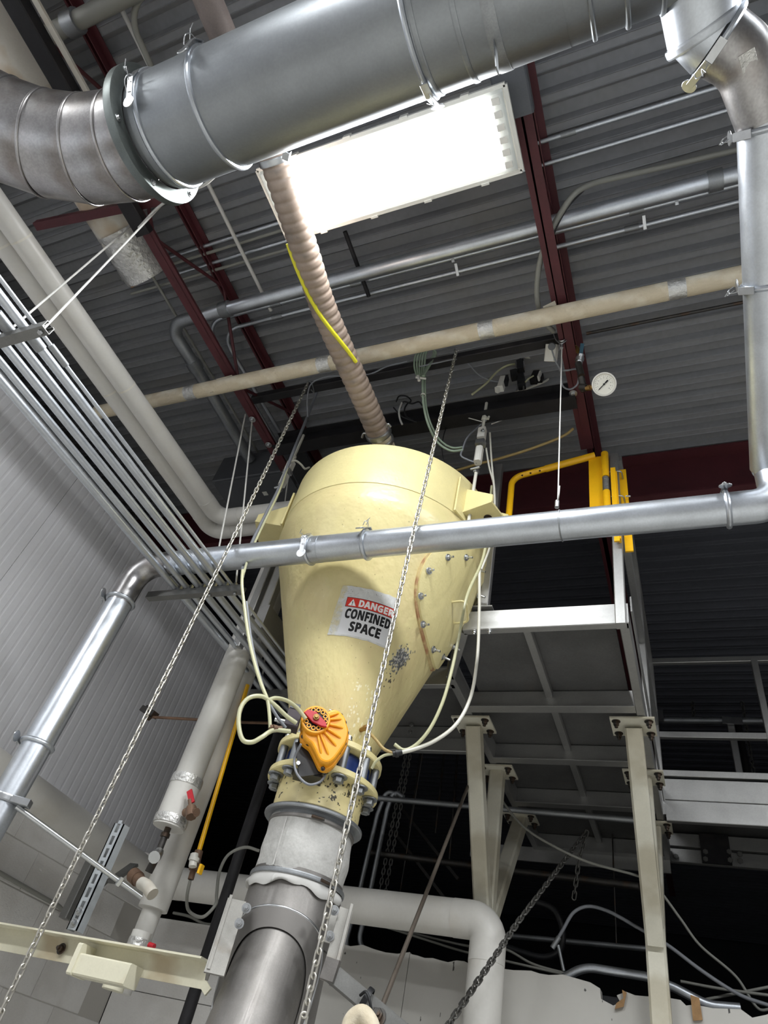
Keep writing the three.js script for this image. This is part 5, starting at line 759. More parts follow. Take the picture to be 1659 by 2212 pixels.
// ---------- conduits under the roof ----------
{
  const y = 5.56, a = [-2.668, 5.56, -1.576], b = [0.44, 5.56, -1.581], z = (a[2] + b[2]) / 2, o = thing('main_conduit', 'fat steel conduit across the roof that bends down into the grey junction box', 'conduit', [-1, y, z]);
  const c0 = [-3.066, 5.56, -1.583], c1 = [-3.143, 5.5, -1.926], c2 = [-3.083, 5.45, -2.823];
  part(o, 'tube', sweep([[c0[0] + 0.22, y, z], [2.4, y, z]], 0.046, 20), M.galv); part(o, 'bend', sweep(bend([[c0[0] + 0.24, y, z], [c0[0] - 0.03, y, z], [c0[0] - 0.0, y - 0.03, c1[2]]], 0.24, 14), 0.046, 20), M.galvDark); part(o, 'drop', pipe([c0[0], y - 0.03, c1[2] + 0.02], [c0[0] + 0.02, y - 0.08, c2[2]], 0.046, 20), M.galvDark);
  for (const q of [[-2.603, 5.56, -1.577], [0.473, 5.56, -1.584]]) part(o, 'coupling', [pipe([q[0] - 0.035, y, z], [q[0] + 0.035, y, z], 0.056, 20)], M.galvDark); part(o, 'coupling', pipe([c0[0], y - 0.03, c1[2] + 0.05], [c0[0], y - 0.03, c1[2] - 0.03], 0.056, 20), M.galvDark);
  const bx = thing('junction_box', 'large grey steel junction box in the dark beyond the left joist', 'electrical box', [c0[0] + 0.1, 5.3, c2[2] - 0.2]); part(bx, 'case', bar([c0[0] - 0.3, 5.45, c2[2] - 0.22], [c0[0] + 0.45, 5.45, c2[2] - 0.22], 0.4, 0.3, [0, 1, 0], 0.008), M.boxGrey); part(bx, 'cover', bar([c0[0] - 0.27, 5.296, c2[2] - 0.22], [c0[0] + 0.42, 5.296, c2[2] - 0.22], 0.36, 0.012), M.boxGrey); part(bx, 'label_plate', bar([c0[0] + 0.1, 5.288, c2[2] - 0.22], [c0[0] + 0.14, 5.288, c2[2] - 0.22], 0.04, 0.004), M.whitePlastic);
}
function roofConduit(lab, pts, r, R, couplers = [], clips = [], m = M.galv, grp) {
  const o = thing('roof_conduit', lab, 'conduit', pts[0], grp); part(o, 'tube', sweep(R ? bend(pts, R, 10) : pts, r, 12), m);
  for (const q of couplers) part(o, 'coupling', pipe([q - 0.04, pts[pts.length - 1][1], pts[pts.length - 1][2]], [q + 0.04, pts[pts.length - 1][1], pts[pts.length - 1][2]], r * 1.35, 12), M.galvDark);
  for (const q of clips) part(o, 'conduit_clip', bar([q, pts[pts.length - 1][1] - r, pts[pts.length - 1][2] - 0.02], [q, pts[pts.length - 1][1] + r, pts[pts.length - 1][2] + 0.05], 0.02, 0.02), M.zinc);
  return o;
}
{
  const Y = 5.77; const A = [-0.326, 5.77, -1.197], A2 = [0.604, 5.77, -1.205], B = [-0.348, 5.77, -1.321], B2 = [0.582, 5.77, -1.323];
  roofConduit('thin steel conduit nearest the large duct, right of the lit lamp', [[-3.0, Y, (A[2] + A2[2]) / 2], [2.5, Y, (A[2] + A2[2]) / 2]], 0.013, 0, [[-0.22, 5.77, -1.195][0]]);
  roofConduit('thin steel conduit second from the large duct, right of the lit lamp', [[-3.0, Y, (B[2] + B2[2]) / 2], [2.5, Y, (B[2] + B2[2]) / 2]], 0.0125, 0);
  const C = [0.083, 5.7, -1.692], C0 = [-2.303, 5.7, -1.682], cz = (C[2] + C0[2]) / 2, D = [0.111, 5.7, -1.795], D0 = [-1.676, 5.7, -1.768], dz = (D[2] + D0[2]) / 2;
  const ce = [-2.914, 5.7, -1.76], de = [-2.83, 5.7, -1.9];
  roofConduit('thin steel conduit just beside the fat conduit, bending away at its left end', [[ce[0] + 0.04, 5.7, -3.3], [ce[0], 5.7, cz], [2.5, 5.7, cz]], 0.017, 0.16, [C[0], C0[0], [-1.678, 5.7, -1.689][0]], [[-1.006, 5.7, -1.701][0], [0.293, 5.7, -1.719][0]]);
  roofConduit('thin steel conduit second from the fat conduit, bending away at its left end', [[de[0] + 0.04, 5.7, -3.3], [de[0], 5.7, dz], [2.5, 5.7, dz]], 0.015, 0.16, [[0.048, 5.7, -1.792][0], [-2.337, 5.7, -1.765][0]], [[-1.002, 5.7, -1.775][0], [0.118, 5.7, -1.775][0]]);
  const e0 = [-2.361, 5.7, -0.814], e1 = [-2.375, 5.7, -1.727]; roofConduit('pale slim conduit from the large duct to the fat conduit, left of the hose', [[e0[0], 5.7, 0.5], [e0[0], 5.7, e1[2]]], 0.013, 0, [], [], M.cableWhite);
  const f0 = [-3.12, 5.72, -1.434], f1 = [-3.194, 5.72, -3.095]; roofConduit('pale slim conduit running beyond the left joist toward the grey junction box', [[f0[0], 5.72, f0[2] + 0.4], [f0[0], 5.72, f1[2]]], 0.011, 0, [], [], M.flexGrey);
  const g0 = [-2.339, 5.65, -0.224], g1 = [-2.3, 5.65, -0.032], g2 = [-1.883, 5.65, 0.009]; roofConduit('pale conduit with a wide bend above the large duct, upper left', [[g0[0], 5.65, g0[2] - 0.3], [g1[0] - 0.01, 5.65, g1[2] + 0.14], [g2[0] + 0.6, 5.65, g2[2] + 0.09]], 0.017, 0.16, [], [], M.flexGrey);
  const h = [-2.423, 5.6, 0.134]; roofConduit('fat grey pipe with a coupling, uppermost left corner of the roof', [[-3.6, 5.6, h[2]], [2.4, 5.6, h[2]]], 0.048, 0, [[-2.612, 5.6, 0.154][0]], [], M.flexGrey);
  for (const [q, q2, lab] of [[[-2.283, 5.76, -1.249], [-2.085, 5.76, -1.245], 'thin dark conduit crossing the roof left of the lamp, upper of two'], [[-2.365, 5.76, -1.365], [-2.149, 5.76, -1.373], 'thin dark conduit crossing the roof left of the lamp, lower of two']]) roofConduit(lab, [[-3.4, 5.76, q[2]], [q2[0] + 0.3, 5.76, q2[2]]], 0.011, 0, [], [], M.flexGrey);
  const w0 = [-0.331, 5.76, -2.966], w1 = [0.62, 5.76, -2.939]; 
  roofConduit('thin dark conduit crossing the roof beyond the dial gauge', [[-0.3, 5.77, [0.143, 5.77, -2.445][2]], [2.5, 5.77, [0.143, 5.77, -2.445][2]]], 0.011, 0, [], [], M.darkMetal);
  const k0 = [-1.602, 5.65, -1.329], k1 = [-1.609, 5.65, -1.776]; roofConduit('short dark strut under the fat conduit behind the hose', [k0, k1], 0.014, 0, [], [], M.black);
}
// grey panel below the large duct at the joist
single('cover_box', bar([-0.41, 5.27, [-0.395, 5.27, -0.716][2] + 0.15], [-0.41, 5.27, [-0.403, 5.27, -0.909][2]], 0.165, 0.1), M.boxGrey, 'dark grey box cover wrapped around the right joist beside the lamp', 'box');
single('cover_box', bar([-2.665, 5.275, [-2.653, 5.275, -0.807][2] + 0.12], [-2.665, 5.275, [-2.669, 5.275, -0.889][2]], 0.1, 0.06), M.black, 'small black cover wrapped around the left joist under the duct flange', 'box');
// ---------- flexible conduit, gauge, valves ----------
function cableT(name, lab, pts, r, m, n = 60, cat = 'cable') { return single(name, sweep(curve(pts, n), r, 8), m, lab, cat); }
cableT('flexible_conduit', 'grey flexible conduit bowing around the right joist and off to the right', [[0.613, 5.7, -1.507], [0.254, 5.68, -1.485], [0.018, 5.6, -1.442], [-0.128, 5.5, -1.403], [-0.219, 5.42, -1.401], [-0.317, 5.38, -1.484], [-0.397, 5.36, -1.584], [-0.463, 5.34, -1.722], [-0.503, 5.33, -1.881], [-0.5, 5.33, -2.035], [-0.453, 5.35, -2.141]], 0.016, M.flexGrey, 90, 'conduit');
cableT('cable', 'thin dark cable beside the grey flexible conduit', [[-0.148, 5.5, -1.408], [-0.267, 5.45, -1.475], [-0.36, 5.4, -1.585], [-0.393, 5.45, -1.695]], 0.005, M.rubber);
{
  const c = [-0.195, 5, -2.341], o = thing('pressure_gauge', 'round white dial pressure gauge with a brass stem beside the right joist', 'gauge', c); const n = axisOf(c, [0, 1.6, 0]); const mv = (k) => [c[0] + n[0] * k, c[1] + n[1] * k, c[2] + n[2] * k];
  part(o, 'case', lathe([[0, -0.04], [0.06, -0.04], [0.066, -0.03], [0.068, 0], [0.068, 0.012], [0.06, 0.014], [0.058, 0.006], [0, 0.006]], c, n, 48), M.whitePlastic);
  const k = document.createElement('canvas'); k.width = k.height = 512; const q = k.getContext('2d'); q.fillStyle = '#e4e2d8'; q.fillRect(0, 0, 512, 512); q.strokeStyle = '#26282a'; q.fillStyle = '#26282a'; q.lineWidth = 5;
  for (let i = 0; i <= 20; i++) { const a = (135 + i * 13.5) * Math.PI / 180, r = i % 2 ? 205 : 190; q.beginPath(); q.moveTo(256 + Math.cos(a) * r, 256 + Math.sin(a) * r); q.lineTo(256 + Math.cos(a) * 222, 256 + Math.sin(a) * 222); q.stroke(); }
  q.font = 'bold 34px sans-serif'; q.textAlign = 'center'; q.textBaseline = 'middle'; for (let i = 0; i <= 10; i++) { const a = (135 + i * 27) * Math.PI / 180; q.fillText(String(i), 256 + Math.cos(a) * 160, 256 + Math.sin(a) * 160); }
  const t = new THREE.CanvasTexture(k); t.colorSpace = THREE.SRGBColorSpace;
  const up = new THREE.Vector3(0, 1, 0), N = V(n), ex = up.clone().cross(N).normalize(), ey = N.clone().cross(ex);
  const face = new THREE.CircleGeometry(0.058, 48); face.applyMatrix4(new THREE.Matrix4().makeBasis(ex, ey, N).setPosition(...mv(0.008))); part(o, 'dial', face, std({ map: t, roughness: 0.5 }));
  const nd = (a, r) => { const p = V(mv(0.011)).addScaledVector(ex, Math.cos(a) * r).addScaledVector(ey, Math.sin(a) * r); return [p.x, p.y, p.z]; };
  part(o, 'needle', [ext(rect(0.005, 0.0015, 0.0003), nd(0.75, -0.042), nd(0.75, 0.03), n), ext(rect(0.009, 0.0015, 0.0003), nd(0.75, 0.01), nd(0.75, 0.03), n), disc(mv(0.0115), n, 0.006, 0.002)], M.rubber);
  part(o, 'stem', [pipe([-0.252, 5, -2.348], [-0.298, 5.02, -2.363], 0.013, 10), pipe([-0.27, 5, -2.348], [-0.287, 5.01, -2.355], 0.017, 6)], M.brass);
  part(o, 'tee', [pipe([-0.293, 5.03, -2.367], [-0.331, 5.06, -2.374], 0.02, 10), pipe([-0.314, 5.05, -2.404], [-0.324, 5.12, -2.33], 0.02, 10)], M.darkMetal);
}
{
  const o = thing('air_valve', 'small air valve with a blue lever on the pipe beside the right joist', 'valve', [-0.32, 5.2, -2.269]); part(o, 'pipe', pipe([-0.318, 5.1, -2.325], [-0.333, 5.2, -2.299], 0.02, 12), M.darkMetal); part(o, 'body', [pipe([-0.333, 5.2, -2.316], [-0.312, 5.25, -2.271], 0.02, 10), pipe([-0.327, 5.22, -2.297], [-0.32, 5.24, -2.286], 0.027, 6)], M.zinc); part(o, 'lever', bar([-0.313, 5.26, -2.274], [-0.298, 5.3, -2.231], 0.022, 0.01), std({ color: 0x1f4f63, roughness: 0.5 }), 'blue lever'); part(o, 'elbow', sweep(bend([[-0.326, 5.28, -2.271], [-0.336, 5.32, -2.267], [-0.367, 5.36, -2.272]], 0.03), 0.014, 10), M.brass);
}
{
  const o = thing('outlet_box', 'grey outlet box with a plug, on the left face of the right joist', 'electrical box', [-0.485, 5.3, -2.267]); part(o, 'case', bar([-0.475, 5.34, -2.221], [-0.499, 5.28, -2.301], 0.07, 0.05, [0, 0, 1], 0.006), M.whitePlastic); part(o, 'plug', [disc([-0.471, 5.27, -2.191], [0, -1, 0.4], 0.022, 0.03)], M.boxGrey); part(o, 'cord', sweep(curve([[-0.475, 5.26, -2.197], [-0.465, 5.25, -2.286], [-0.448, 5.24, -2.351], [-0.454, 5.26, -2.415]], 24), 0.005, 8), M.cable);
}
{
  const h = 2.95, o = thing('valve_cluster', 'cluster of small black and white pneumatic valves standing on the thick black beam', 'valve', [-0.758, 5.599, -2.581]);
  part(o, 'valve_block', [bar([-0.747, 5.49, -2.584], [-0.759, 5.616, -2.581], 0.05, 0.06, [0, 0, 1]), bar([-0.796, 5.578, -2.569], [-0.808, 5.667, -2.566], 0.05, 0.04, [0, 0, 1]), bar([-0.763, 5.684, -2.58], [-0.771, 5.789, -2.577], 0.05, 0.05, [0, 0, 1])], M.rubber); part(o, 'valve_frame', [bar([-0.785, 5.662, -2.552], [-0.793, 5.748, -2.55], 0.008, 0.03, [0, 0, 1]), bar([-0.734, 5.679, -2.567], [-0.741, 5.754, -2.565], 0.008, 0.03, [0, 0, 1])], M.zinc);
  part(o, 'top_fitting', [pipe([-0.771, 5.789, -2.577], [-0.78, 5.896, -2.574], 0.01, 10), pipe([-0.777, 5.836, -2.575], [-0.747, 5.841, -2.574], 0.008, 8), disc([-0.78, 5.884, -2.575], [0, 1, 0], 0.013, 0.012)], M.zinc);
  part(o, 'left_valve', [bar([-0.88, 5.444, -2.542], [-0.868, 5.567, -2.546], 0.04, 0.05, [0, 0, 1]), bar([-0.908, 5.437, -2.543], [-0.881, 5.469, -2.552], 0.03, 0.04, [0, 0, 1])], M.whitePlastic); part(o, 'left_valve_cap', [bar([-0.851, 5.488, -2.541], [-0.848, 5.572, -2.542], 0.03, 0.04, [0, 0, 1])], M.rubber);
  part(o, 'right_valve', [bar([-0.675, 5.556, -2.604], [-0.655, 5.658, -2.609], 0.05, 0.05, [0, 0, 1]), bar([-0.634, 5.569, -2.614], [-0.624, 5.625, -2.617], 0.03, 0.04, [0, 0, 1])], M.rubber); part(o, 'right_valve_face', bar([-0.636, 5.546, -2.583], [-0.624, 5.614, -2.586], 0.012, 0.04, [0, 0, 1]), M.whitePlastic);
  for (const [q, q2] of [[[-0.774, 5.503, -2.576], [-0.774, 5.449, -2.576]], [[-0.736, 5.507, -2.587], [-0.733, 5.454, -2.588]]]) part(o, 'mount_stud', pipe(q, q2, 0.006, 8), M.zinc);
}
// tubing
cableT('air_tube', 'white air tube curving from the valve cluster down to the right load cell', [[-0.747, 5.841, -2.574], [-0.669, 5.886, -2.636], [-0.624, 6.088, -2.832], [-0.597, 5.946, -2.817], [-0.629, 5.821, -2.79], [-0.717, 5.713, -2.748], [-0.831, 5.588, -2.695], [-0.907, 5.438, -2.649], [-0.953, 5.334, -2.633], [-0.966, 5.23, -2.618]], 0.0085, M.tubeWhite, 70, 'tube');
cableT('air_tube', 'pale yellow tube ending loose left of the valve cluster', [[-0.798, 5.778, -2.579], [-0.854, 5.714, -2.54], [-0.909, 5.634, -2.521], [-0.971, 5.474, -2.498], [-1.045, 5.325, -2.468]], 0.0075, M.tubeClear, 40, 'tube');
cableT('air_tube', 'short pale tube between the black valves on the beam', [[-0.723, 5.512, -2.57], [-0.699, 5.543, -2.567], [-0.67, 5.578, -2.574]], 0.006, M.tubeClear, 20, 'tube');
{
  const o = thing('tubing_coil', 'coiled greenish air tubing hung on the black beam, dropping in a loop', 'tube', [-1.327, 5.451, -2.259]);
  const COIL = [[[-1.356, 5.298, -2.254], [-1.394, 5.421, -2.225], [-1.397, 5.571, -2.217], [-1.355, 5.67, -2.237], [-1.312, 5.662, -2.256], [-1.295, 5.585, -2.261], [-1.307, 5.455, -2.248], [-1.319, 5.291, -2.235]],
[[-1.345, 5.296, -2.251], [-1.375, 5.418, -2.226], [-1.379, 5.573, -2.218], [-1.342, 5.657, -2.235], [-1.301, 5.641, -2.253], [-1.287, 5.563, -2.256], [-1.299, 5.445, -2.243], [-1.313, 5.281, -2.229]],
[[-1.334, 5.294, -2.248], [-1.357, 5.414, -2.228], [-1.361, 5.575, -2.22], [-1.329, 5.644, -2.233], [-1.291, 5.62, -2.25], [-1.279, 5.541, -2.251], [-1.291, 5.435, -2.238], [-1.306, 5.271, -2.224]],
[[-1.323, 5.292, -2.245], [-1.339, 5.411, -2.23], [-1.343, 5.576, -2.221], [-1.316, 5.63, -2.232], [-1.281, 5.599, -2.246], [-1.271, 5.52, -2.246], [-1.283, 5.425, -2.234], [-1.3, 5.26, -2.218]],
[[-1.312, 5.289, -2.243], [-1.321, 5.407, -2.231], [-1.326, 5.578, -2.223], [-1.304, 5.617, -2.23], [-1.271, 5.578, -2.243], [-1.264, 5.498, -2.241], [-1.275, 5.415, -2.229], [-1.294, 5.25, -2.212]],
];
  for (const q of COIL) part(o, 'coil', sweep(curve(q, 50), 0.007, 8), M.tubeGreen);
  part(o, 'tail', [sweep(curve([[-1.335, 5.429, -2.243], [-1.32, 5.217, -2.286], [-1.316, 5.109, -2.358], [-1.288, 4.998, -2.429], [-1.255, 4.955, -2.537], [-1.161, 4.885, -2.57], [-1.096, 4.913, -2.598]], 50), 0.008, 8), sweep(curve([[-1.329, 5.449, -2.258], [-1.312, 5.237, -2.302], [-1.308, 5.128, -2.374], [-1.282, 5.029, -2.444], [-1.249, 4.994, -2.551], [-1.164, 4.929, -2.58], [-1.103, 4.952, -2.606]], 50), 0.007, 8)], M.tubeGreen, 'hanging loop');
  part(o, 'tie', [ring([-1.318, 5.177, -2.31], [0, 1, 0], 0.013, 0.012, 0.003, 16), pipe([-1.355, 5.264, -2.219], [-1.297, 5.279, -2.253], 0.008, 8), pipe([-1.332, 5.239, -2.233], [-1.344, 5.286, -2.225], 0.01, 8)], M.whitePlastic);
}
cableT('cable', 'grey cable from the tubing coil along the black beam toward the valves', [[-1.354, 5.389, -2.22], [-1.243, 5.401, -2.226], [-1.107, 5.427, -2.242], [-1.076, 5.556, -2.367], [-1.012, 5.517, -2.449], [-0.945, 5.514, -2.508], [-0.879, 5.505, -2.532]], 0.0045, M.cable);
cableT('cable', 'blue-grey cable from the left chain hook over the black beam behind the hose', [[-2.25, 5.3, -2.392], [-2.212, 5.35, -2.27], [-2.151, 5.38, -2.183], [-2.055, 5.42, -2.173], [-1.861, 5.44, -2.217], [-1.725, 5.44, -2.232], [-1.591, 5.44, -2.2], [-1.437, 5.44, -2.194]], 0.0055, M.cable);
cableT('cable', 'dark cables tied above the right load cell, looping to its sensor block', [[-0.979, 5.225, -2.623], [-1.035, 5.154, -2.623], [-1.082, 5.045, -2.604], [-1.098, 4.931, -2.598], [-1.1, 4.853, -2.596], [-1.05, 4.813, -2.606], [-0.996, 4.787, -2.617]], 0.006, M.cable);
cableT('cable', 'thin black cable drooping from the thick beam behind the hopper rim', [[-1.071, 5.519, -2.749], [-1.188, 5.459, -2.7], [-1.254, 5.373, -2.67], [-1.279, 5.208, -2.659], [-1.278, 5.037, -2.681], [-1.251, 4.934, -2.716]], 0.004, M.rubber);
cableT('cable', 'thin white wire from the right load cell up to the thick beam', [[-0.942, 5.193, -2.637], [-0.881, 5.328, -2.71], [-0.797, 5.513, -2.788], [-0.712, 5.694, -2.863]], 0.004, M.cableWhite);
cableT('cable', 'thin white wire from the right load cell toward the hopper rim', [[-0.994, 5.202, -2.617], [-1.073, 5.245, -2.608], [-1.144, 5.293, -2.61], [-1.178, 5.312, -2.606]], 0.0035, M.cableWhite);
cableT('air_tube', 'pale tubes falling from the right load cell toward the platform post', [[-0.952, 5.124, -2.654], [-0.93, 4.874, -2.704], [-0.907, 4.663, -2.755], [-0.9, 4.522, -2.778], [-0.905, 4.227, -2.787], [-0.938, 4.055, -2.786]], 0.0065, M.tubeWhite, 40, 'tube');
cableT('air_tube', 'second pale tube leaning from the right load cell to the platform post', [[-0.962, 4.964, -2.651], [-0.941, 4.827, -2.701], [-0.917, 4.725, -2.751], [-0.916, 4.653, -2.783]], 0.006, M.tubeWhite, 30, 'tube');
cableT('air_tube', 'long white tube from the platform front sweeping down to the flange fittings', [[-0.935, 4.02, -2.745], [-0.906, 3.679, -2.755], [-0.887, 3.416, -2.74], [-0.892, 3.2, -2.717], [-0.932, 3.051, -2.683], [-1.001, 2.948, -2.636], [-1.071, 2.882, -2.587], [-1.12, 2.854, -2.566]], 0.0085, M.tubeWhite, 80, 'tube');
cableT('air_tube', 'long pale yellow tube beside the hatch sweeping down to the flange fittings', [[-0.942, 4.756, -2.796], [-0.9, 4.064, -2.683], [-0.92, 3.678, -2.56], [-0.931, 3.425, -2.556], [-0.948, 3.257, -2.571], [-0.974, 3.097, -2.582], [-1.02, 2.965, -2.586], [-1.073, 2.895, -2.586], [-1.112, 2.868, -2.57], [-1.151, 2.884, -2.552]], 0.008, M.tubeClear, 90, 'tube');
cableT('air_tube', 'short amber tube from the purge fitting past the flange', [[-1.275, 2.93, -2.549], [-1.235, 2.895, -2.535], [-1.187, 2.853, -2.536], [-1.148, 2.843, -2.554]], 0.007, M.cableTan, 30, 'tube');
cableT('air_tube', 'short pale tube from the flange edge up to the tube connector', [[-1.24, 2.779, -2.566], [-1.222, 2.804, -2.553], [-1.186, 2.83, -2.547], [-1.148, 2.843, -2.554]], 0.0065, M.tubeClear, 30, 'tube');
single('tube_connector', [pipe([-1.151, 2.84, -2.552], [-1.117, 2.857, -2.568], 0.013, 10), pipe([-1.141, 2.844, -2.557], [-1.131, 2.849, -2.562], 0.017, 10)], M.rubber, 'small black tube connector right of the cream flange', 'connector');
cableT('hose', 'tan hose slung from the right joist down behind the hopper rim', [[-0.449, 5.3, -2.858], [-0.504, 5.25, -2.863], [-0.713, 5.15, -2.854], [-0.93, 5.1, -2.861], [-1.091, 5.08, -2.869], [-1.254, 5.05, -2.878]], 0.0095, M.cableTan, 50, 'hose');
cableT('cable', 'thin looped wire around the right joist below the outlet box', [[-0.459, 5.28, -2.375], [-0.408, 5.24, -2.36], [-0.353, 5.26, -2.378], [-0.349, 5.24, -2.424], [-0.366, 5.22, -2.465], [-0.412, 5.2, -2.473], [-0.446, 5.2, -2.441], [-0.449, 5.22, -2.406]], 0.006, M.cable);
cableT('cable', 'thin white wire from the thick beam end to the right joist', [[-0.611, 5.72, -2.886], [-0.588, 5.622, -2.86], [-0.543, 5.583, -2.849], [-0.494, 5.658, -2.858]], 0.004, M.cableWhite);
for (const [q, lab] of [[[[-1.636, 5.473, -2.515], [-1.619, 5.519, -2.502], [-1.576, 5.544, -2.529], [-1.535, 5.493, -2.543], [-1.547, 5.438, -2.524], [-1.554, 5.368, -2.519], [-1.531, 5.294, -2.533], [-1.488, 5.274, -2.559]], 'tangled black cable on the thick beam right of the hose end'], [[[-1.59, 5.39, -2.52], [-1.572, 5.446, -2.508], [-1.515, 5.439, -2.531], [-1.477, 5.481, -2.554], [-1.451, 5.449, -2.568]], 'black cable loop on the thick beam below the tubing coil'], [[[-1.631, 5.377, -2.494], [-1.57, 5.3, -2.521], [-1.522, 5.273, -2.539], [-1.458, 5.252, -2.564]], 'thin black cable sagging under the thick beam by the hose end']]) cableT('cable', lab, q, 0.0055, M.rubber, 40);
cableT('cable', 'white cable end hanging on the thick beam right of the hose end', [[-1.57, 5.404, -2.486], [-1.572, 5.305, -2.485], [-1.554, 5.226, -2.496], [-1.532, 5.175, -2.509]], 0.0065, M.cableWhite, 24);
// tubing at the left of the hopper
cableT('tube_bundle', 'bundle of silver tubes running up the left side of the hopper to the chain beam', [[-2.375, 5.853, -2.503], [-2.331, 5.429, -2.475], [-2.289, 4.931, -2.446], [-2.247, 4.585, -2.417], [-2.219, 4.281, -2.374], [-2.19, 4.043, -2.333], [-2.118, 3.778, -2.264], [-2.001, 3.588, -2.168]], 0.011, M.cable, 50, 'tube');
cableT('air_tube', 'pale tube beside the silver bundle left of the hopper', [[-2.269, 4.796, -2.438], [-2.22, 4.519, -2.401], [-2.19, 4.264, -2.361], [-2.159, 4.028, -2.321], [-2.076, 3.765, -2.235], [-1.967, 3.57, -2.131]], 0.007, M.tubeClear, 40, 'tube');
cableT('air_tube', 'white tube arching over the left load cell behind the hopper rim', [[-2.319, 4.765, -2.487], [-2.325, 4.88, -2.481], [-2.298, 4.952, -2.506], [-2.276, 4.962, -2.553], [-2.269, 4.967, -2.599], [-2.28, 5.043, -2.655]], 0.008, M.tubeWhite, 30, 'tube');
cableT('air_tube', 'two-tone tube falling left of the danger sign to the orange actuator', [[-1.941, 3.554, -2.086], [-1.903, 3.457, -2.081], [-1.851, 3.333, -2.101], [-1.78, 3.169, -2.136], [-1.711, 3.039, -2.166], [-1.663, 2.96, -2.19], [-1.621, 2.899, -2.209], [-1.597, 2.837, -2.226], [-1.581, 2.786, -2.238]], 0.008, M.tubeClear, 70, 'tube');
cableT('air_tube', 'blue-grey tube falling beside the two-tone tube to the actuator fitting', [[-1.864, 3.373, -2.116], [-1.786, 3.184, -2.156], [-1.719, 3.052, -2.185], [-1.656, 2.948, -2.208], [-1.616, 2.891, -2.225], [-1.579, 2.847, -2.264], [-1.553, 2.823, -2.306]], 0.007, M.cable, 60, 'tube');
cableT('air_tube', 'clear tube looping wide on the left of the actuator', [[-1.529, 2.809, -2.309], [-1.569, 2.779, -2.246], [-1.586, 2.73, -2.21], [-1.611, 2.698, -2.192], [-1.639, 2.693, -2.171], [-1.668, 2.741, -2.148], [-1.684, 2.818, -2.136], [-1.67, 2.872, -2.147], [-1.638, 2.902, -2.184], [-1.604, 2.896, -2.234], [-1.56, 2.873, -2.301], [-1.533, 2.866, -2.343]], 0.0095, M.tubeClear, 110, 'tube');
cableT('air_tube', 'clear tube arching over the actuator to its rear side', [[-1.617, 2.901, -2.212], [-1.608, 2.928, -2.243], [-1.589, 2.951, -2.305], [-1.567, 2.951, -2.368], [-1.537, 2.925, -2.412]], 0.009, M.tubeClear, 50, 'tube');
single('tube_connector', [pipe([-1.585, 2.789, -2.235], [-1.554, 2.804, -2.281], 0.011, 10), pipe([-1.574, 2.787, -2.243], [-1.567, 2.794, -2.26], 0.016, 8), pipe([-1.563, 2.811, -2.275], [-1.556, 2.797, -2.28], 0.01, 8)], M.brown, 'brass tube tee left of the actuator', 'connector');
// ---------- hanger cable of the level duct ----------
{
  const o = thing('hanger_wire', 'thin bright wire hanging the level duct from the right joist', 'wire', [-0.42, 3.9, HZ]); const t = [-0.413, 5.294, -2.2], b = [-0.421, 3.966, -2.24];
  part(o, 'wire', [pipe(t, b, 0.0035, 8), sweep(curve([b, [-0.41, 3.96, -2.2], [-0.407, 4.024, -2.2]], 10), 0.003, 6)], M.cableWhite); part(o, 'crimp', pipe([-0.424, 3.963, -2.24], [-0.425, 3.922, -2.24], 0.011, 10), M.zinc); part(o, 'crimp', pipe([-0.413, 5.294, -2.2], [-0.415, 5.242, -2.2], 0.01, 8), M.zinc); part(o, 'beam_loop', [sweep(curve([[-0.465, 5.421, -2.2], [-0.445, 5.326, -2.19], [-0.414, 5.278, -2.19], [-0.384, 5.303, -2.19], [-0.361, 5.391, -2.2]], 20), 0.004, 8), ring([-0.41, 5.302, -2.18], [0, 0, 1], 0.014, 0.01, 0.006, 20)], M.zinc);
}
for (const [q, lab] of [[[-0.404, 5.285, -2.568], 'round washer on the right joist below the dial gauge'], [[-2.679, 5.285, -2.32], 'round washer on the left joist at the rack rods'], [[-2.668, 5.285, -2.569], 'round washer on the left joist near the hopper rim']]) single('washer_bolt', [disc(q, [0, 1, 0], 0.026, 0.006), hex([q[0], q[1] - 0.01, q[2]], [0, 1, 0], 0.014, 0.016)], M.zinc, lab, 'bolt');
cableT('cable', 'white cable drooping from the large duct down toward the rack rods', [[-1.84, 4.95, -0.649], [-1.985, 5, -0.691], [-2.136, 5.05, -0.703], [-2.284, 5.1, -0.724], [-2.412, 5.15, -0.754], [-2.628, 5.2, -0.83]], 0.0075, M.cableWhite, 50);
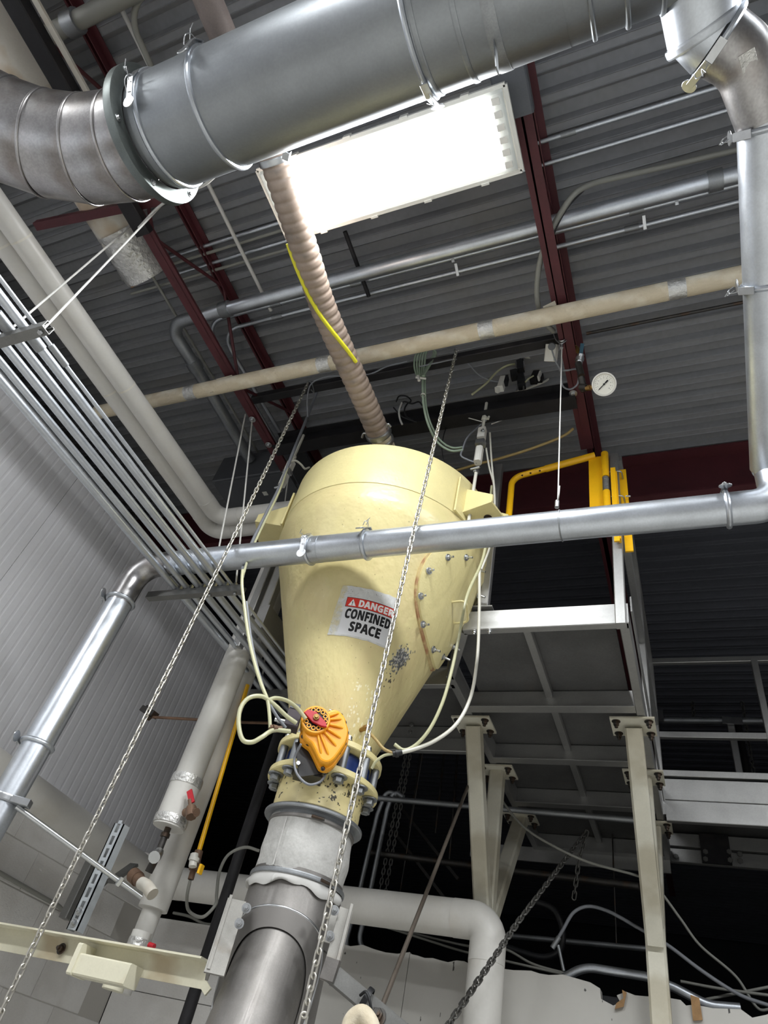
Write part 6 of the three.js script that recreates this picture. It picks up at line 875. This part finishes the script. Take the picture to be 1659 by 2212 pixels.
// ---------- gloom beyond, lower right ----------
single('steel_pipe', pipe([-2.489, 3.718, -5.15], [-0.37, 3.662, -5.15], 0.022, 12), M.galvDark, 'steel pipe running level under the platform, upper of two', 'pipe');
single('steel_pipe', pipe([-2.599, 3.468, -5.7], [-0.411, 3.401, -5.7], 0.026, 12), M.darkMetal, 'steel pipe running level under the platform, lower of two', 'pipe');
{ const o = thing('steel_pipe', 'thin dull pipe running level in the gloom above the broken wall', 'pipe', [-1.468, 3.099, -6.2]), a = [-2.696, 3.057, -6.2], b = [-0.408, 3.126, -6.2]; part(o, 'pipe', pipe(a, b, 0.02, 12), M.galvDark); for (const t of [0.1, 0.9]) { const q = lerp(a, b, t); part(o, 'hanger_rod', pipe(q, [q[0], 5.85, q[2]], 0.006, 6), M.darkMetal); } }
for (const [t, e, lab] of [[[[-2.405, 3.94, -5.6], [-2.515, 3.972, -5.6], [-2.559, 3.754, -5.6], [-2.584, 3.062, -5.6], [-2.615, 2.745, -5.6], [-2.481, 2.606, -5.6]], 0, 'steel conduit with a hooked top in the gloom, left of its pair'], [[[-2.34, 3.922, -5.6], [-2.448, 3.975, -5.6], [-2.475, 3.8, -5.6], [-2.487, 3.072, -5.6], [-2.506, 2.789, -5.6], [-2.371, 2.634, -5.6]], 0, 'steel conduit with a hooked top in the gloom, right of its pair']]) single('bent_conduit', sweep(bend(t.concat([[t[5][0], 0.1, t[5][2]]]), 0.12, 8), 0.02, 12), M.galvDark, lab, 'conduit');
single('brace_bar', pipe([-1.346, 3.506, -4.3], [-1.16, 1.98, -2.9], 0.010, 10), M.rod, 'long brown rod leaning from behind the left leg to the lower tube', 'rod');
{
  const o = thing('brace_tube', 'grey square tube slanting down from the chute bracket, black strap around it', 'steel tube', [-1.149, 1.985, -2.6]); const a = [-1.262, 2.046, -2.62], b = [-0.971, 1.915, -2.72];
  part(o, 'tube', bar(a, b, 0.05, 0.06), M.strut); part(o, 'end_plate', bar([-1.277, 2.051, -2.6], [-1.223, 2.044, -2.6], 0.02, 0.07), M.steel); const m = [-1.12, 1.985, -2.66]; part(o, 'strap', [ring(m, axisOf(a, b), 0.041, 0.02, 0.004, 24), sweep(curve([[-1.127, 1.992, -2.62], [-1.1, 2.001, -2.6], [-1.082, 1.981, -2.6], [-1.062, 1.92, -2.62]], 20), 0.005, 8)], M.rubber, 'black strap'); part(o, 'clevis', nutOn([-1.068, 1.948, -2.66], [0.3, 0.2, 0.9], 0.02, 0.8), M.darkMetal);
  const k = thing('pipe_elbow', 'scuffed steel pipe elbow at the bottom edge under the slanting tube', 'pipe', [-1.084, 1.907, -2.55]); part(k, 'elbow', sweep(curve([[-1.114, 1.871, -2.55], [-1.11, 1.909, -2.55], [-1.079, 1.932, -2.55], [-1.044, 1.912, -2.55], [-1.026, 1.878, -2.55]], 24), 0.028, 20), M.creamPipe);
}
cableT('cable', 'long grey cable sagging from the left leg across to the lower right', [[-1.426, 3.857, -4.9], [-1.309, 3.694, -4.9], [-1.107, 3.472, -4.9], [-0.879, 3.348, -4.9], [-0.665, 3.27, -4.9], [-0.35, 3.209, -4.9], [-0.267, 3.229, -5.1], [-0.133, 3.073, -5.2], [-0.04, 2.954, -5.25], [0.149, 2.815, -5.3], [0.249, 2.665, -5.3], [0.311, 2.674, -5.3]], 0.0085, M.flexGrey, 120);
cableT('cable', 'pale arched hose above the broken wall with a loose fitting at its end', [[-0.917, 2.8, -5.1], [-0.859, 2.899, -5.1], [-0.785, 3.016, -5.1], [-0.696, 3.059, -5.1], [-0.578, 3.046, -5.1], [-0.383, 2.965, -5.1], [-0.225, 2.893, -5.1], [-0.03, 2.771, -5.1], [0.154, 2.68, -5.1], [0.313, 2.646, -5.1]], 0.011, M.cable, 110, 'hose');
single('hose_end', [pipe([-0.923, 2.791, -5.1], [-0.88, 2.859, -5.1], 0.017, 10), pipe([-0.885, 2.811, -5.1], [-0.848, 2.672, -5.1], 0.011, 8)], M.galvDark, 'metal fitting at the loose end of the pale arched hose', 'fitting');
single('bent_conduit', sweep(bend([[-0.853, 2.625, -5.08], [-0.72, 2.708, -5.08], [-0.344, 2.702, -5.08], [-0.193, 2.663, -5.08], [-0.025, 2.602, -5.08], [0.144, 2.612, -5.08]], 0.25, 8), 0.026, 14), M.galv, 'fat bent steel conduit resting along the broken wall top', 'conduit');
cableT('cable', 'pale cable lying along the wall top left of the arched hose', [[-2.15, 2.819, -5.2], [-1.893, 2.789, -5.2], [-1.482, 2.759, -5.2], [-1.245, 2.76, -5.15], [-1.051, 2.692, -5.12], [-0.813, 2.659, -5.1]], 0.008, M.flexGrey, 60);
cableT('cable', 'second pale cable lying along the wall top left of the arched hose', [[-2.109, 2.795, -5.15], [-1.801, 2.751, -5.15], [-1.529, 2.713, -5.15], [-1.202, 2.684, -5.12], [-0.813, 2.652, -5.1]], 0.008, M.flexGrey, 60);
cableT('hose', 'thick black hose loop in the gloom behind the dull slanting chain', [[-1.409, 2.862, -5.4], [-1.208, 2.814, -5.4], [-1.016, 2.801, -5.4], [-0.924, 2.862, -5.4], [-0.91, 2.976, -5.4], [-0.976, 3.1, -5.4], [-1.126, 3.145, -5.4]], 0.022, M.rubber, 60, 'hose');
cableT('cable', 'thin cables crossing at the far lower right above the wall', [[-0.17, 2.75, -5.3], [0.037, 2.741, -5.3], [0.311, 2.742, -5.3]], 0.009, M.flexGrey, 40); cableT('cable', 'thin cable rising to the right edge above the broken wall', [[-0.049, 2.68, -5.35], [0.111, 2.73, -5.35], [0.326, 2.797, -5.35]], 0.009, M.flexGrey, 40);
cableT('cable', 'dark cable lying on the back wall edge left of the chute', [[-3.85, 2.663, -5], [-3.666, 2.648, -4.97], [-3.52, 2.616, -4.97], [-3.394, 2.62, -4.97]], 0.011, M.flexGrey, 40);
{ const o = thing('dark_upright', 'black upright pipe with a top elbow behind the right platform wing', 'pipe', [0.538, 5.558, -7.6]); part(o, 'pipe', sweep(bend([[0.261, 6.793, -7.6], [0.583, 6.827, -7.6], [0.591, 5.051, -7.6], [0.59, 4.908, -7.6]], 0.1), 0.035, 12), M.black); }
for (const [a, b, lab] of [[[-3.222, 5.426, -8], [-3.192, 4.537, -8], 'faint upright rod in the gloom nearest the sleeve'], [[-2.894, 5.5, -8], [-2.859, 4.505, -8], 'faint upright rod in the gloom midway to the left leg'], [[-2.717, 5.442, -8], [-2.645, 4.208, -8], 'faint upright rod in the gloom nearest the left leg']]) single('hanging_rod', pipe([a[0], 5.82, a[2]], b, 0.015, 8), M.darkMetal, lab, 'rod');
for (const [a, b, lab] of [[[-3.863, 5.25, -8.5], [-2.667, 4.172, -8.5], 'faint slanting brace in the gloom, upper of two'], [[-4.027, 5.049, -8.5], [-2.812, 3.954, -8.5], 'faint slanting brace in the gloom, lower of two']]) single('slanting_brace', bar(lerp(a, b, -1.6), b, 0.04, 0.04), M.darkMetal, lab, 'brace');

renderer.render(scene, camera);
